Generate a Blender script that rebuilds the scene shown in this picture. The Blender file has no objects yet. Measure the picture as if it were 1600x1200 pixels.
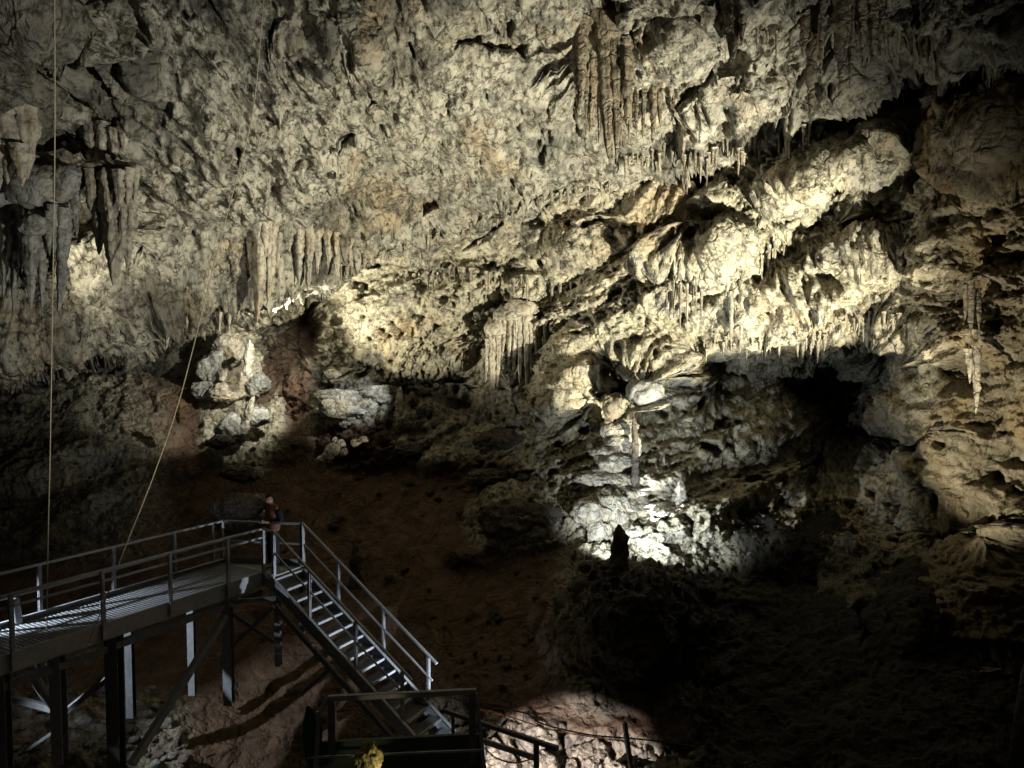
import bpy, bmesh, math, random
import numpy as np
from mathutils import Vector, Matrix, Euler

scene = bpy.context.scene
col = scene.collection

# ------------------------------------------------------------------ camera
FPX = 1164.0
PITCH = -math.atan(60.0 / FPX)
cam_d = bpy.data.cameras.new("camera")
cam_d.sensor_width = 36.0
cam_d.lens = 36.0 * FPX / 1600.0
cam_d.clip_start = 0.1
cam_d.clip_end = 500
cam = bpy.data.objects.new("camera", cam_d)
cam.location = (0, 0, 0)
cam.rotation_euler = (math.pi / 2 + PITCH, 0, 0)
col.objects.link(cam)
scene.camera = cam

# ------------------------------------------------------------------ world: closed cave, only a trace of bounced light
world = bpy.data.worlds.new("World")
scene.world = world
world.use_nodes = True
bg = world.node_tree.nodes["Background"]
bg.inputs[0].default_value = (0.60, 0.50, 0.38, 1)
bg.inputs[1].default_value = 0.02

scene.view_settings.view_transform = 'Standard'
scene.view_settings.look = 'None'
scene.view_settings.exposure = 0.36
scene.view_settings.gamma = 1.0
scene.render.engine = 'CYCLES'
scene.cycles.max_bounces = 2
scene.cycles.glossy_bounces = 1
scene.cycles.diffuse_bounces = 1


def ray(px, py):
    a = (600.0 - py) / FPX
    c, s = math.cos(PITCH), math.sin(PITCH)
    return (px - 800.0) / FPX, c - s * a, s + c * a


def P(px, py, d):
    x, y, z = ray(px, py)
    return Vector((x * d / y, d, z * d / y))


def PZ(px, py, z0):
    x, y, z = ray(px, py)
    k = z0 / z
    return Vector((x * k, y * k, z0))


def spot(name, loc, target, power, angle, color, blend=0.6, radius=0.05):
    l = bpy.data.lights.new(name, 'SPOT')
    l.energy = power
    l.color = color
    l.spot_size = math.radians(angle)
    l.spot_blend = blend
    l.shadow_soft_size = radius
    o = bpy.data.objects.new(name, l)
    o.location = loc
    o.rotation_euler = (Vector(target) - Vector(loc)).to_track_quat('-Z', 'Y').to_euler()
    col.objects.link(o)
    return o


def point(name, loc, power, color, radius=0.05):
    l = bpy.data.lights.new(name, 'POINT')
    l.energy = power
    l.color = color
    l.shadow_soft_size = radius
    o = bpy.data.objects.new(name, l)
    o.location = loc
    col.objects.link(o)
    return o

WARM = (1.0, 0.93, 0.74)
NEUT = (1.0, 0.97, 0.88)
COOL = (0.82, 0.90, 1.0)
# the show cave's floodlights
LAMP = Vector((10.3, 11.6, -4.8))   # low on the right, behind the added ridge that masks its beam
spot("wall_floodlight", LAMP, P(860, 425, 24), 21000, 78, WARM, 0.75, 0.03)
spot("ceiling_floodlight", LAMP + Vector((-.3, -.3, .3)), P(800, 120, 20), 3200, 80, NEUT, 1.0, 0.06)
spot("left_floodlight", P(415, 560, 24.5), P(640, 400, 26), 2000, 105, WARM, 0.6, 0.05)
spot("shelf_floodlight", P(135, 398, 18.5), P(200, 430, 20.6), 130, 160, WARM, 0.8, 0.05)
spot("gap_floodlight", P(455, 505, 23.8), P(370, 430, 24.5), 500, 100, WARM, 0.8, 0.05)
spot("mass_floodlight", P(480, 500, 24.0), P(385, 585, 28.0), 1900, 62, NEUT, 0.7, 0.05)
spot("upper_left_floodlight", (4.0, 7.0, -3.0), P(110, 330, 17), 4200, 54, NEUT, 0.9, 0.05)
spot("patch_floodlight", P(700, 500, 22), P(545, 635, 27), 1500, 22, COOL, 0.7, 0.05)
spot("grotto_floodlight", P(938, 862, 18.6), P(1050, 730, 22.8), 340, 116, (.90, .96, 1.0), 0.5, 0.04)
spot("grotto_fill", P(1008, 866, 18.7), P(1100, 725, 23.0), 380, 115, (.86, .94, 1.0), 0.6, 0.04)  # added fill that spreads the grotto lamp's light
spot("grotto_backlight", P(1020, 812, 20.8), P(1130, 730, 23.4), 800, 155, COOL, 0.5, 0.04)
spot("right_floodlight", (4.5, 14.5, -6.3), P(1610, 560, 16.8), 2900, 46, WARM, 0.5, 0.03)
spot("platform_lamp", P(612, 1225, 7.9), P(578, 1182, 8.2), 5, 90, (1.0, .85, .45), 0.5, 0.02)
spot("stair_floodlight", P(745, 1240, 11.9), P(850, 1290, 14.2), 1900, 68, (0.95, 0.86, 0.92), 0.25, 0.05)
spot("stair_uplight", P(800, 1140, 14.6), P(595, 985, 16.4), 1000, 34, COOL, 0.6, 0.03)
spot("stair_foot_lamp", P(765, 1165, 13.9), P(698, 1122, 15.8), 90, 30, COOL, 0.6, 0.03)
spot("deck_lamp", P(-210, 900, 12.7), P(60, 985, 14.1), 1500, 44, COOL, 0.6, 0.04)
spot("rubble_lamp", P(40, 1185, 13.0), P(90, 1110, 14.6), 75, 62, COOL, 0.8, 0.04)


# ------------------------------------------------------------------ numpy noise
rng = np.random.RandomState(7)
PERM = rng.permutation(256)
PERM = np.concatenate([PERM, PERM, PERM]).astype(np.int64)
G = rng.normal(size=(256, 3))
G /= np.linalg.norm(G, axis=1)[:, None]
G = G.astype(np.float32)


def perlin(x, y, z):
    xi = np.floor(x).astype(np.int64); yi = np.floor(y).astype(np.int64); zi = np.floor(z).astype(np.int64)
    xf = (x - xi).astype(np.float32); yf = (y - yi).astype(np.float32); zf = (z - zi).astype(np.float32)
    xi &= 255; yi &= 255; zi &= 255
    u = xf * xf * xf * (xf * (xf * 6 - 15) + 10)
    v = yf * yf * yf * (yf * (yf * 6 - 15) + 10)
    w = zf * zf * zf * (zf * (zf * 6 - 15) + 10)
    out = 0
    for dx in (0, 1):
        for dy in (0, 1):
            for dz in (0, 1):
                h = PERM[PERM[PERM[xi + dx] + yi + dy] + zi + dz]
                g = G[h]
                d = g[..., 0] * (xf - dx) + g[..., 1] * (yf - dy) + g[..., 2] * (zf - dz)
                out = out + d * (u if dx else 1 - u) * (v if dy else 1 - v) * (w if dz else 1 - w)
    return out * 1.6


def fbm(x, y, z, o=4, lac=2.07, gain=0.5, ridge=False, off=0.0):
    t = 0; a = 1.0; s = 0
    for i in range(o):
        n = perlin(x + off + 17.3 * i, y + 9.1 * i - off, z + 5.7 * i + off)
        if ridge:
            n = 1 - 2 * np.abs(n)
        t = t + a * n; s += a
        x = x * lac; y = y * lac; z = z * lac; a *= gain
    return t / s


def worley(x, y, z, seed=0):
    """distance to the nearest and second nearest feature point, and a cell value"""
    xi = np.floor(x).astype(np.int64); yi = np.floor(y).astype(np.int64); zi = np.floor(z).astype(np.int64)
    f1 = np.full(x.shape, 9.0, np.float32); f2 = f1.copy(); cv = np.zeros(x.shape, np.float32)
    for dx in (-1, 0, 1):
        for dy in (-1, 0, 1):
            for dz in (-1, 0, 1):
                cx, cy, cz = xi + dx, yi + dy, zi + dz
                h = PERM[PERM[PERM[(cx + seed) & 255] + (cy & 255)] + (cz & 255)]
                g = G[h]
                d = np.sqrt((cx + .5 + .45 * g[..., 0] - x) ** 2 + (cy + .5 + .45 * g[..., 1] - y) ** 2 + (cz + .5 + .45 * g[..., 2] - z) ** 2).astype(np.float32)
                nearer = d < f1
                f2 = np.where(nearer, f1, np.minimum(f2, d))
                cv = np.where(nearer, h / 255.0, cv)
                f1 = np.where(nearer, d, f1)
    return f1, f2, cv


def smooth(a, b, x):
    t = np.clip((x - a) / (b - a), 0, 1)
    return t * t * (3 - 2 * t)


def rbf(pts):
    pts = np.array(pts, float)
    X = pts[:, :2] / 400.0
    r = np.sqrt(((X[:, None] - X[None]) ** 2).sum(-1) + 0.09)
    n = len(pts)
    A = np.zeros((n + 3, n + 3))
    A[:n, :n] = -r + np.eye(n) * 0.02
    A[:n, n] = 1; A[n, :n] = 1
    A[:n, n + 1:] = X; A[n + 1:, :n] = X.T
    b = np.zeros(n + 3); b[:n] = pts[:, 2]
    c = np.linalg.solve(A, b)

    def f(u, v):
        u = u / 400.0; v = v / 400.0
        o = c[n] + c[n + 1] * u + c[n + 2] * v
        for i in range(n):
            o = o - c[i] * np.sqrt((u - X[i, 0]) ** 2 + (v - X[i, 1]) ** 2 + 0.09)
        return o
    return f


def curve(pts):
    pts = np.array(pts, float)
    return lambda u: np.interp(u, pts[:, 0], pts[:, 1])


def poly_sd(u, v, poly):
    """signed distance in pixels, positive inside"""
    poly = np.array(poly, float)
    d = np.full(u.shape, 1e9); inside = np.zeros(u.shape, bool)
    n = len(poly)
    for i in range(n):
        a = poly[i]; b = poly[(i + 1) % n]
        e = b - a
        t = np.clip(((u - a[0]) * e[0] + (v - a[1]) * e[1]) / (e @ e), 0, 1)
        d = np.minimum(d, (u - a[0] - t * e[0]) ** 2 + (v - a[1] - t * e[1]) ** 2)
        c = ((a[1] > v) != (b[1] > v)) & (u < (b[0] - a[0]) * (v - a[1]) / (b[1] - a[1] + 1e-9) + a[0])
        inside ^= c
    d = np.sqrt(d)
    return np.where(inside, d, -d)


def ell(u, v, cx, cy, rx, ry, ang=0):
    c, s = math.cos(math.radians(ang)), math.sin(math.radians(ang))
    du, dv = u - cx, v - cy
    return np.sqrt(((du * c - dv * s) / rx) ** 2 + ((du * s + dv * c) / ry) ** 2)


def unproject(u, v, d):
    a = (600.0 - v) / FPX
    c, s = math.cos(PITCH), math.sin(PITCH)
    y = c - s * a; z = s + c * a; x = (u - 800.0) / FPX
    return np.stack([x * d / y, d, z * d / y], -1)


# ------------------------------------------------------------------ materials
MATS = {}


def nn(nt, t, **kw):
    n = nt.nodes.new(t)
    for k, v in kw.items():
        setattr(n, k, v)
    return n


def ramp(nt, stops, inp):
    r = nn(nt, 'ShaderNodeValToRGB')
    el = r.color_ramp.elements
    while len(el) < len(stops):
        el.new(0.5)
    for e, (p, c) in zip(el, stops):
        e.position = p
        e.color = (*c, 1) if len(c) == 3 else c
    nt.links.new(inp, r.inputs[0])
    return r.outputs[0]


def mixc(nt, fac, a, b, mode='MIX'):
    m = nn(nt, 'ShaderNodeMix', data_type='RGBA', blend_type=mode)
    for sock, val in ((m.inputs[0], fac), (m.inputs[6], a), (m.inputs[7], b)):
        if isinstance(val, (int, float)):
            sock.default_value = val
        elif isinstance(val, tuple):
            sock.default_value = (*val, 1)
        else:
            nt.links.new(val, sock)
    return m.outputs[2]


def noise(nt, vec, scale, detail=6, rough=0.6, stretch=None, dist=0.0):
    if stretch:
        mp = nn(nt, 'ShaderNodeMapping')
        mp.inputs['Scale'].default_value = stretch
        nt.links.new(vec, mp.inputs[0])
        vec = mp.outputs[0]
    n = nn(nt, 'ShaderNodeTexNoise')
    n.inputs['Scale'].default_value = scale
    n.inputs['Detail'].default_value = detail
    n.inputs['Roughness'].default_value = rough
    n.inputs['Distortion'].default_value = dist
    nt.links.new(vec, n.inputs['Vector'])
    return n.outputs[0]


def base_mat(name):
    m = bpy.data.materials.new(name)
    m.use_nodes = True
    nt = m.node_tree
    b = nt.nodes['Principled BSDF']
    return m, nt, b


def rock_mat(name, cream=(0.52, 0.48, 0.345), ochre=(0.38, 0.28, 0.15), grey=(0.22, 0.215, 0.19), stain=(0.055, 0.05, 0.035),
             scale=1.0, bump=0.9, rough=0.85, streak=0.4, attrs=True, spec=0.25, stain_amt=0.5, cracks=0.55,
             dark=((0.016, 0.015, 0.012), (0.045, 0.042, 0.034), (0.10, 0.095, 0.078))):
    m, nt, b = base_mat(name)
    geo = nn(nt, 'ShaderNodeNewGeometry')
    tc = nn(nt, 'ShaderNodeTexCoord')
    v = geo.outputs['Position'] if attrs else tc.outputs['Object']
    n1 = noise(nt, v, 0.35 * scale, 3, 0.6, dist=0.4)
    n2 = noise(nt, v, 1.6 * scale, 6, 0.7)
    n3 = noise(nt, v, 4.5 * scale, 5, 0.75)
    nst = noise(nt, v, 1.0 * scale, 4, 0.65, stretch=(2.6, 2.6, 0.28), dist=0.5)
    c = ramp(nt, [(0.36, cream), (0.62, tuple(x * 0.74 for x in cream))], n2)
    c = mixc(nt, ramp(nt, [(0.54, (0, 0, 0)), (0.66, (0.6, 0.6, 0.6))], n1), c, ochre)
    c = mixc(nt, ramp(nt, [(0.50, (0, 0, 0)), (0.66, (0.85, 0.85, 0.85))], noise(nt, v, 0.9 * scale, 4, 0.7, dist=0.8)), c, grey)
    c = mixc(nt, ramp(nt, [(0.52, (0, 0, 0)), (0.72, (streak, streak, streak))], nst), c, tuple(x * 0.5 for x in ochre))
    c = mixc(nt, ramp(nt, [(0.50, (0, 0, 0)), (0.62, (stain_amt * 1.7,) * 3)], n3), c, stain)
    # thin dirty cracks
    wv_ = nn(nt, 'ShaderNodeVectorMath', operation='SCALE')
    cn = nn(nt, 'ShaderNodeTexNoise')
    cn.inputs['Scale'].default_value = 1.3 * scale; cn.inputs['Detail'].default_value = 3
    nt.links.new(v, cn.inputs['Vector'])
    nt.links.new(cn.outputs[1], wv_.inputs[0]); wv_.inputs[3].default_value = 1.6 / scale
    av = nn(nt, 'ShaderNodeVectorMath', operation='ADD')
    nt.links.new(v, av.inputs[0]); nt.links.new(wv_.outputs[0], av.inputs[1])
    vo = nn(nt, 'ShaderNodeTexVoronoi', feature='DISTANCE_TO_EDGE')
    vo.inputs['Scale'].default_value = 1.1 * scale
    nt.links.new(av.outputs[0], vo.inputs['Vector'])
    ck = ramp(nt, [(0.0, (cracks,) * 3), (0.035, (cracks * .5,) * 3), (0.09, (0, 0, 0))], vo.outputs[0])
    c = mixc(nt, ck, c, stain)
    if attrs:
        a = nn(nt, 'ShaderNodeVertexColor', layer_name='zone')
        sp = nn(nt, 'ShaderNodeSeparateColor')
        nt.links.new(a.outputs[0], sp.inputs[0])
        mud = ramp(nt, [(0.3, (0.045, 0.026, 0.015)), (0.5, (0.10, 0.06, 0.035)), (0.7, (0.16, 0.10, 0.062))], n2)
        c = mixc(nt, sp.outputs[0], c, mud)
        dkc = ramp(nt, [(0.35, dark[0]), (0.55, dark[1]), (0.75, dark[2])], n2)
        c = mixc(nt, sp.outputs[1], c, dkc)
        c = mixc(nt, sp.outputs[2], c, mixc(nt, n2, (0.36, 0.27, 0.14), (0.19, 0.125, 0.055)))
    nt.links.new(c, b.inputs['Base Color'])
    b.inputs['Roughness'].default_value = rough
    b.inputs['Specular IOR Level'].default_value = spec
    bp = nn(nt, 'ShaderNodeBump')
    bp.inputs['Strength'].default_value = bump
    bp.inputs['Distance'].default_value = 0.16 / scale
    ad = nn(nt, 'ShaderNodeMath', operation='ADD')
    nt.links.new(n2, ad.inputs[0])
    ml = nn(nt, 'ShaderNodeMath', operation='MULTIPLY')
    nt.links.new(n3, ml.inputs[0]); ml.inputs[1].default_value = 0.6
    nt.links.new(ml.outputs[0], ad.inputs[1])
    ad2 = nn(nt, 'ShaderNodeMath', operation='ADD')
    ml2 = nn(nt, 'ShaderNodeMath', operation='MULTIPLY')
    nt.links.new(nst, ml2.inputs[0]); ml2.inputs[1].default_value = 0.9
    nt.links.new(ad.outputs[0], ad2.inputs[0]); nt.links.new(ml2.outputs[0], ad2.inputs[1])
    ad3 = nn(nt, 'ShaderNodeMath', operation='MINIMUM')
    nt.links.new(vo.outputs[0], ad3.inputs[0]); ad3.inputs[1].default_value = 0.12
    ad4 = nn(nt, 'ShaderNodeMath', operation='ADD')
    nt.links.new(ad2.outputs[0], ad4.inputs[0])
    ml3 = nn(nt, 'ShaderNodeMath', operation='MULTIPLY'); nt.links.new(ad3.outputs[0], ml3.inputs[0]); ml3.inputs[1].default_value = 3.0
    nt.links.new(ml3.outputs[0], ad4.inputs[1])
    nt.links.new(ad4.outputs[0], bp.inputs['Height'])
    nt.links.new(bp.outputs[0], b.inputs['Normal'])
    return m


def plain_mat(name, c, rough=0.5, metal=0.0, spec=0.4, var=0.25, scale=8, bump=0.0):
    m, nt, b = base_mat(name)
    tc = nn(nt, 'ShaderNodeTexCoord')
    n = noise(nt, tc.outputs['Object'], scale, 5, 0.6)
    cc = ramp(nt, [(0.35, tuple(x * (1 - var) for x in c)), (0.65, tuple(min(1, x * (1 + var)) for x in c))], n)
    nt.links.new(cc, b.inputs['Base Color'])
    b.inputs['Roughness'].default_value = rough
    b.inputs['Metallic'].default_value = metal
    b.inputs['Specular IOR Level'].default_value = spec
    if bump:
        bp = nn(nt, 'ShaderNodeBump'); bp.inputs['Strength'].default_value = bump; bp.inputs['Distance'].default_value = 0.01
        nt.links.new(n, bp.inputs['Height']); nt.links.new(bp.outputs[0], b.inputs['Normal'])
    return m


M_ROCK = rock_mat('limestone')
M_CEIL = rock_mat('ceiling_limestone', cream=(0.43, 0.41, 0.325), grey=(0.15, 0.152, 0.135), streak=0.6, stain_amt=0.6)
M_FLOOR = rock_mat('floor_rock', dark=((0.010, 0.010, 0.007), (0.024, 0.022, 0.016), (0.05, 0.046, 0.036)))  # near-black dark zone carries the unlit floor's shade
M_FLOW = rock_mat('flowstone', cream=(0.46, 0.42, 0.32), scale=1.6, attrs=False, streak=0.7, stain_amt=0.35, bump=0.4, rough=0.6)
M_GREYFLOW = rock_mat('grey_flowstone', cream=(0.36, 0.36, 0.32), ochre=(0.28, 0.24, 0.16), grey=(0.17, 0.18, 0.18), scale=1.6, attrs=False, streak=0.6, stain_amt=0.4, bump=0.4, rough=0.55)
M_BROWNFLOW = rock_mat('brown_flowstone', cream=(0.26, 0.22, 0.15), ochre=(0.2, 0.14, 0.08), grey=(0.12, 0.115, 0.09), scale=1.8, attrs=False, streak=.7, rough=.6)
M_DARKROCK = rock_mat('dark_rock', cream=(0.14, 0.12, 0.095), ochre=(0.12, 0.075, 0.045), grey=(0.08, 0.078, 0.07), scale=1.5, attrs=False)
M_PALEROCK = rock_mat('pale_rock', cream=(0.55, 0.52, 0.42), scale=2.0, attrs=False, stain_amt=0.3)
M_PINK = rock_mat('pink_rock', cream=(0.40, 0.30, 0.25), ochre=(0.33, 0.21, 0.15), grey=(0.24, 0.19, 0.18), scale=2.0, attrs=False, stain_amt=0.3)
M_STEEL = plain_mat('galvanised_steel', (0.27, 0.285, 0.305), 0.5, 0.15, 0.5, 0.15, 14, 0.15)
M_DKSTEEL = plain_mat('dull_steel', (0.13, 0.14, 0.145), 0.6, 0.3, 0.4, 0.2, 9, 0.15)
M_GREEN = plain_mat('dark_green_board', (0.05, 0.085, 0.06), 0.6, 0, 0.3, 0.2, 3)
M_GREENCLOTH = plain_mat('green_cloth', (0.015, 0.10, 0.05), 0.8, 0, 0.2, 0.3, 12)
M_ROPE = plain_mat('rope_fibre', (0.36, 0.32, 0.22), 0.9, 0, 0.1, 0.25, 60)
M_ORANGE = plain_mat('orange_cable_sheath', (0.60, 0.22, 0.06), 0.5, 0, 0.4, 0.1)
M_BLACK = plain_mat('black_cable_sheath', (0.02, 0.02, 0.02), 0.5, 0, 0.4, 0.1)


# ------------------------------------------------------------------ object helpers
def tag(o, label=None, cat=None, group=None, kind=None):
    if label: o['label'] = label
    if cat: o['category'] = cat
    if group: o['group'] = group
    if kind: o['kind'] = kind
    return o


def empty(name, loc, label, cat, group=None):
    o = bpy.data.objects.new(name, None)
    o.empty_display_size = 0.2
    o.location = loc
    col.objects.link(o)
    return tag(o, label, cat, group)


def mesh_obj(name, verts, faces, mat, parent=None, smooth_sh=True):
    me = bpy.data.meshes.new(name)
    me.from_pydata([tuple(v) for v in verts], [], faces)
    me.materials.append(mat)
    if smooth_sh:
        me.polygons.foreach_set('use_smooth', [True] * len(me.polygons))
    o = bpy.data.objects.new(name, me)
    col.objects.link(o)
    if parent:
        o.parent = parent
        o.matrix_parent_inverse = Matrix.Translation(-parent.location)
    return o


def grid_obj(name, Pn, mat, zone=None, keep=None, kind='structure'):
    h, w = Pn.shape[:2]
    idx = np.arange(h * w).reshape(h, w)
    f = np.stack([idx[:-1, :-1], idx[1:, :-1], idx[1:, 1:], idx[:-1, 1:]], -1).reshape(-1, 4)
    if keep is not None:
        k = (keep[:-1, :-1] & keep[1:, :-1] & keep[1:, 1:] & keep[:-1, 1:]).reshape(-1)
        f = f[k]
    used = np.unique(f)
    remap = -np.ones(h * w, np.int64); remap[used] = np.arange(len(used))
    f = remap[f]
    co = Pn.reshape(-1, 3)[used]
    me = bpy.data.meshes.new(name)
    me.vertices.add(len(co)); me.vertices.foreach_set('co', co.astype(np.float32).ravel())
    me.loops.add(f.size); me.loops.foreach_set('vertex_index', f.astype(np.int32).ravel())
    me.polygons.add(len(f))
    me.polygons.foreach_set('loop_start', np.arange(0, f.size, 4, dtype=np.int32))
    me.polygons.foreach_set('loop_total', np.full(len(f), 4, np.int32))
    me.polygons.foreach_set('use_smooth', np.ones(len(f), bool))
    me.update(calc_edges=True)
    if zone is not None:
        ca = me.color_attributes.new('zone', 'FLOAT_COLOR', 'POINT')
        z = np.concatenate([zone.reshape(-1, 3)[used], np.ones((len(used), 1))], 1)
        ca.data.foreach_set('color', z.astype(np.float32).ravel())
    me.materials.append(mat)
    o = bpy.data.objects.new(name, me)
    col.objects.link(o)
    if kind: o['kind'] = kind
    return o


def normals(Pn):
    du = np.gradient(Pn, axis=1); dv = np.gradient(Pn, axis=0)
    n = np.cross(dv, du)
    n /= np.linalg.norm(n, axis=-1, keepdims=True) + 1e-9
    s = np.sign((n * -Pn).sum(-1, keepdims=True)); s[s == 0] = 1
    return n * s


def blur(a, k):
    for ax in (0, 1):
        for _ in range(k):
            a = (np.roll(a, 1, ax) + np.roll(a, -1, ax) + 2 * a) / 4
    return a


def soft_dir(P0):
    n = normals(blur(P0, 45))
    f = -P0 / np.linalg.norm(P0, axis=-1, keepdims=True)
    n = n + 1.1 * f
    return n / np.linalg.norm(n, axis=-1, keepdims=True)


class Sheet:
    def __init__(s, u0, u1, v0, v1, step):
        s.u0, s.v0, s.step = u0, v0, step
        s.u, s.v = np.meshgrid(np.arange(u0, u1 + step, step, dtype=float), np.arange(v0, v1 + step, step, dtype=float))

    def at(s, px, py):
        j = int(round((px - s.u0) / s.step)); i = int(round((py - s.v0) / s.step))
        i = min(max(i, 0), s.P.shape[0] - 1); j = min(max(j, 0), s.P.shape[1] - 1)
        return Vector(s.P[i, j])

    def depth(s, px, py):
        return s.at(px, py).y


STEP = 2.25

# ------------------------------------------------------------------ cave wall (far wall, right wall)
W = Sheet(-320, 1930, 120, 1050, STEP)
u, v = W.u, W.v
dw = rbf([(-300, 300, 36), (-300, 900, 33), (0, 450, 34), (0, 700, 31), (250, 500, 33), (250, 700, 29.5), (400, 560, 31), (430, 700, 29),
          (500, 350, 28), (520, 520, 29), (520, 650, 28.2), (650, 350, 27.2), (650, 520, 28), (650, 660, 27), (800, 250, 24.5), (800, 420, 26.5), (800, 560, 26.5), (800, 700, 25),
          (950, 250, 23.5), (950, 420, 25), (950, 600, 24.5), (950, 800, 22.5), (1100, 150, 22), (1100, 350, 24), (1100, 500, 24), (1100, 700, 23.2), (1210, 760, 22.8), (1100, 900, 20.5),
          (1300, 120, 20.5), (1300, 300, 22), (1300, 460, 22.5), (1300, 650, 24.5), (1300, 800, 23), (1300, 1000, 18), (1500, 120, 18), (1500, 400, 19.5), (1500, 600, 19), (1500, 800, 18.5), (1500, 1000, 16),
          (1620, 200, 16.5), (1620, 500, 17), (1620, 800, 16.3), (1900, 300, 13.5), (1900, 900, 15.5)])
d = dw(u, v)
# domain warp so that outlines are ragged
wx = 26 * fbm(u / 90, v / 90, 0 * u, 5, gain=0.6, off=3.1); wy = 26 * fbm(u / 90, v / 90, 0 * u + 5, 5, gain=0.6, off=8.1)
U = u + wx; V = v + wy


def pocket(d, poly, depth, soft=14, uu=None, vv=None):
    sd = poly_sd(U if uu is None else uu, V if vv is None else vv, poly)
    return d + depth * smooth(-2, max(soft, depth * 9), sd)


# recesses between the ledges
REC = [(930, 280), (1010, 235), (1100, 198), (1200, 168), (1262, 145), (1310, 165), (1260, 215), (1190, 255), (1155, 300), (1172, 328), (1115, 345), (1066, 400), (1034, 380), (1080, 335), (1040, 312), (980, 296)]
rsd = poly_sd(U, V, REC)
d = d + 5.0 * smooth(-4, 24, rsd)
d = pocket(d, [(1180, 400), (1240, 375), (1330, 340), (1345, 352), (1260, 395), (1150, 450), (1120, 450)], 1.8, 8)
d = pocket(d, [(1130, 325), (1230, 310), (1300, 270), (1400, 235), (1430, 250), (1340, 290), (1260, 330), (1180, 345)], 1.2, 10)
d = pocket(d, [(1280, 160), (1350, 110), (1480, 120), (1600, 130), (1600, 160), (1470, 165), (1400, 215), (1330, 190)], 3.4, 12)
d = pocket(d, [(1440, 330), (1500, 280), (1620, 215), (1620, 260), (1560, 290), (1490, 340)], 2.5, 12)
d = pocket(d, [(1370, 230), (1480, 215), (1500, 235), (1420, 275), (1380, 262)], 1.5, 12)
# the big shadowed grotto low on the right
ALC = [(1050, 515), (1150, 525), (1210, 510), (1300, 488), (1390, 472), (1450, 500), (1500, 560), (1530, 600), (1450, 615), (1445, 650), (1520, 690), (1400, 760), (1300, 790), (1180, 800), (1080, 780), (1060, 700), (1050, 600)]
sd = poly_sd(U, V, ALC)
d = d + 2.6 * smooth(-2, 60, sd) * (1 - .9 * smooth(1290, 1190, U) * smooth(590, 660, V))
d = pocket(d, [(1165, 505), (1205, 500), (1205, 540), (1175, 560)], 1.0, 8)
# hollows in the middle wall
d = pocket(d, [(900, 600), (950, 560), (1000, 550), (1045, 570), (1050, 625), (1000, 640), (900, 650)], 1.5, 12)
d = pocket(d, [(800, 600), (822, 600), (822, 655), (800, 655)], 2.0, 8)
d = pocket(d, [(560, 560), (640, 560), (720, 560), (780, 600), (740, 660), (640, 640), (560, 600)], 1.2, 20)
d = pocket(d, [(360, 510), (500, 462), (508, 560), (430, 640), (395, 560)], 2.2, 6)
d = pocket(d, [(760, 345), (860, 310), (850, 335), (790, 350), (730, 385)], 1.4, 8)
# right-hand holes
d = pocket(d, [(1445, 800), (1560, 790), (1600, 800), (1600, 850), (1570, 900), (1500, 870), (1440, 860)], 2.2, 14)
d = pocket(d, [(1380, 510), (1470, 520), (1510, 600), (1440, 590), (1400, 560)], 1.0, 20)
# protruding bosses
for (cx, cy, rx, ry, ang, h) in [(1275, 275, 120, 40, 25, 3.0), (1130, 405, 70, 26, 20, 1.5), (900, 385, 90, 40, 20, .7), (1200, 460, 190, 50, 8, 1.3), (720, 470, 80, 60, 10, .8), (590, 490, 70, 70, 0, 1.0),
                                 (1330, 400, 120, 35, 12, 1.0), (1500, 720, 50, 40, 0, .4), (1500, 400, 60, 70, 0, .7), (820, 450, 30, 20, 0, .6),
                                 (880, 600, 32, 90, -18, 1.3), (1060, 400, 60, 30, 20, .8), (1560, 210, 90, 45, 10, 1.6), (1180, 700, 90, 30, 20, .35), (1345, 540, 60, 20, -35, .8)]:
    d = d - h * (1 - smooth(0, 1.3, ell(U, V, cx, cy, rx, ry, ang)))
P0 = unproject(u, v, d)
n0 = soft_dir(P0)
x, y, z = P0[..., 0], P0[..., 1], P0[..., 2]
ca, sa = math.cos(math.radians(24)), math.sin(math.radians(24))
s_ = x * ca + z * sa; q_ = -x * sa + z * ca
strat = fbm(s_ * 0.28, y * 0.4, q_ * 1.1, 5, ridge=True, off=1.7)
strat2 = fbm(s_ * 0.13, y * 0.25, q_ * 0.62, 3, ridge=True, off=3.3)
rug = fbm(x * 0.55, y * 0.55, z * 0.7, 6, gain=0.6, ridge=True, off=4.4)
big = fbm(x * 0.22, y * 0.22, z * 0.3, 3, off=9.0)
flute = fbm(x * 1.9, y * 1.2, z * 0.22, 4, gain=0.55, ridge=True, off=6.0)
ww = fbm(x * 1.4, y * 1.4, z * 1.4, 4, gain=0.6, off=55.0)
f1, f2, cv = worley(s_ * 1.1 + 0.9 * ww, y * 1.1 + 0.9 * rug, q_ * 2.0 - 0.9 * ww)
blocks = (f2 - f1)
fm = smooth(0.1, 0.5, fbm(x * 0.2, y * 0.2, z * 0.15, 3, off=2.2) + 0.12)
fine = fbm(x * 2.6, y * 2.6, z * 3.2, 5, gain=0.72, ridge=True, off=11.0)
mid = fbm(s_ * 1.2, y * 1.5, q_ * 2.2, 5, gain=0.65, ridge=True, off=12.0)
rv = .45 + .85 * smooth(-.25, .3, fbm(x * .17, y * .17, z * .22, 3, off=111.0))
rug = rug * rv; fine = fine * rv; mid = mid * rv
disp = 0.9 * strat2 * smooth(820, 980, u) + 0.45 * strat + 0.34 * rug + 0.6 * big + 0.30 * flute * fm + 0.10 * np.minimum(blocks, .5) * 2 + 0.22 * fine + 0.36 * mid
pit = fbm(x * 1.25, y * 1.25, z * 1.6, 3, off=13.0)
disp -= 0.55 * smooth(0.22, 0.5, pit)
W.P = P0 + n0 * disp[..., None]
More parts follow.
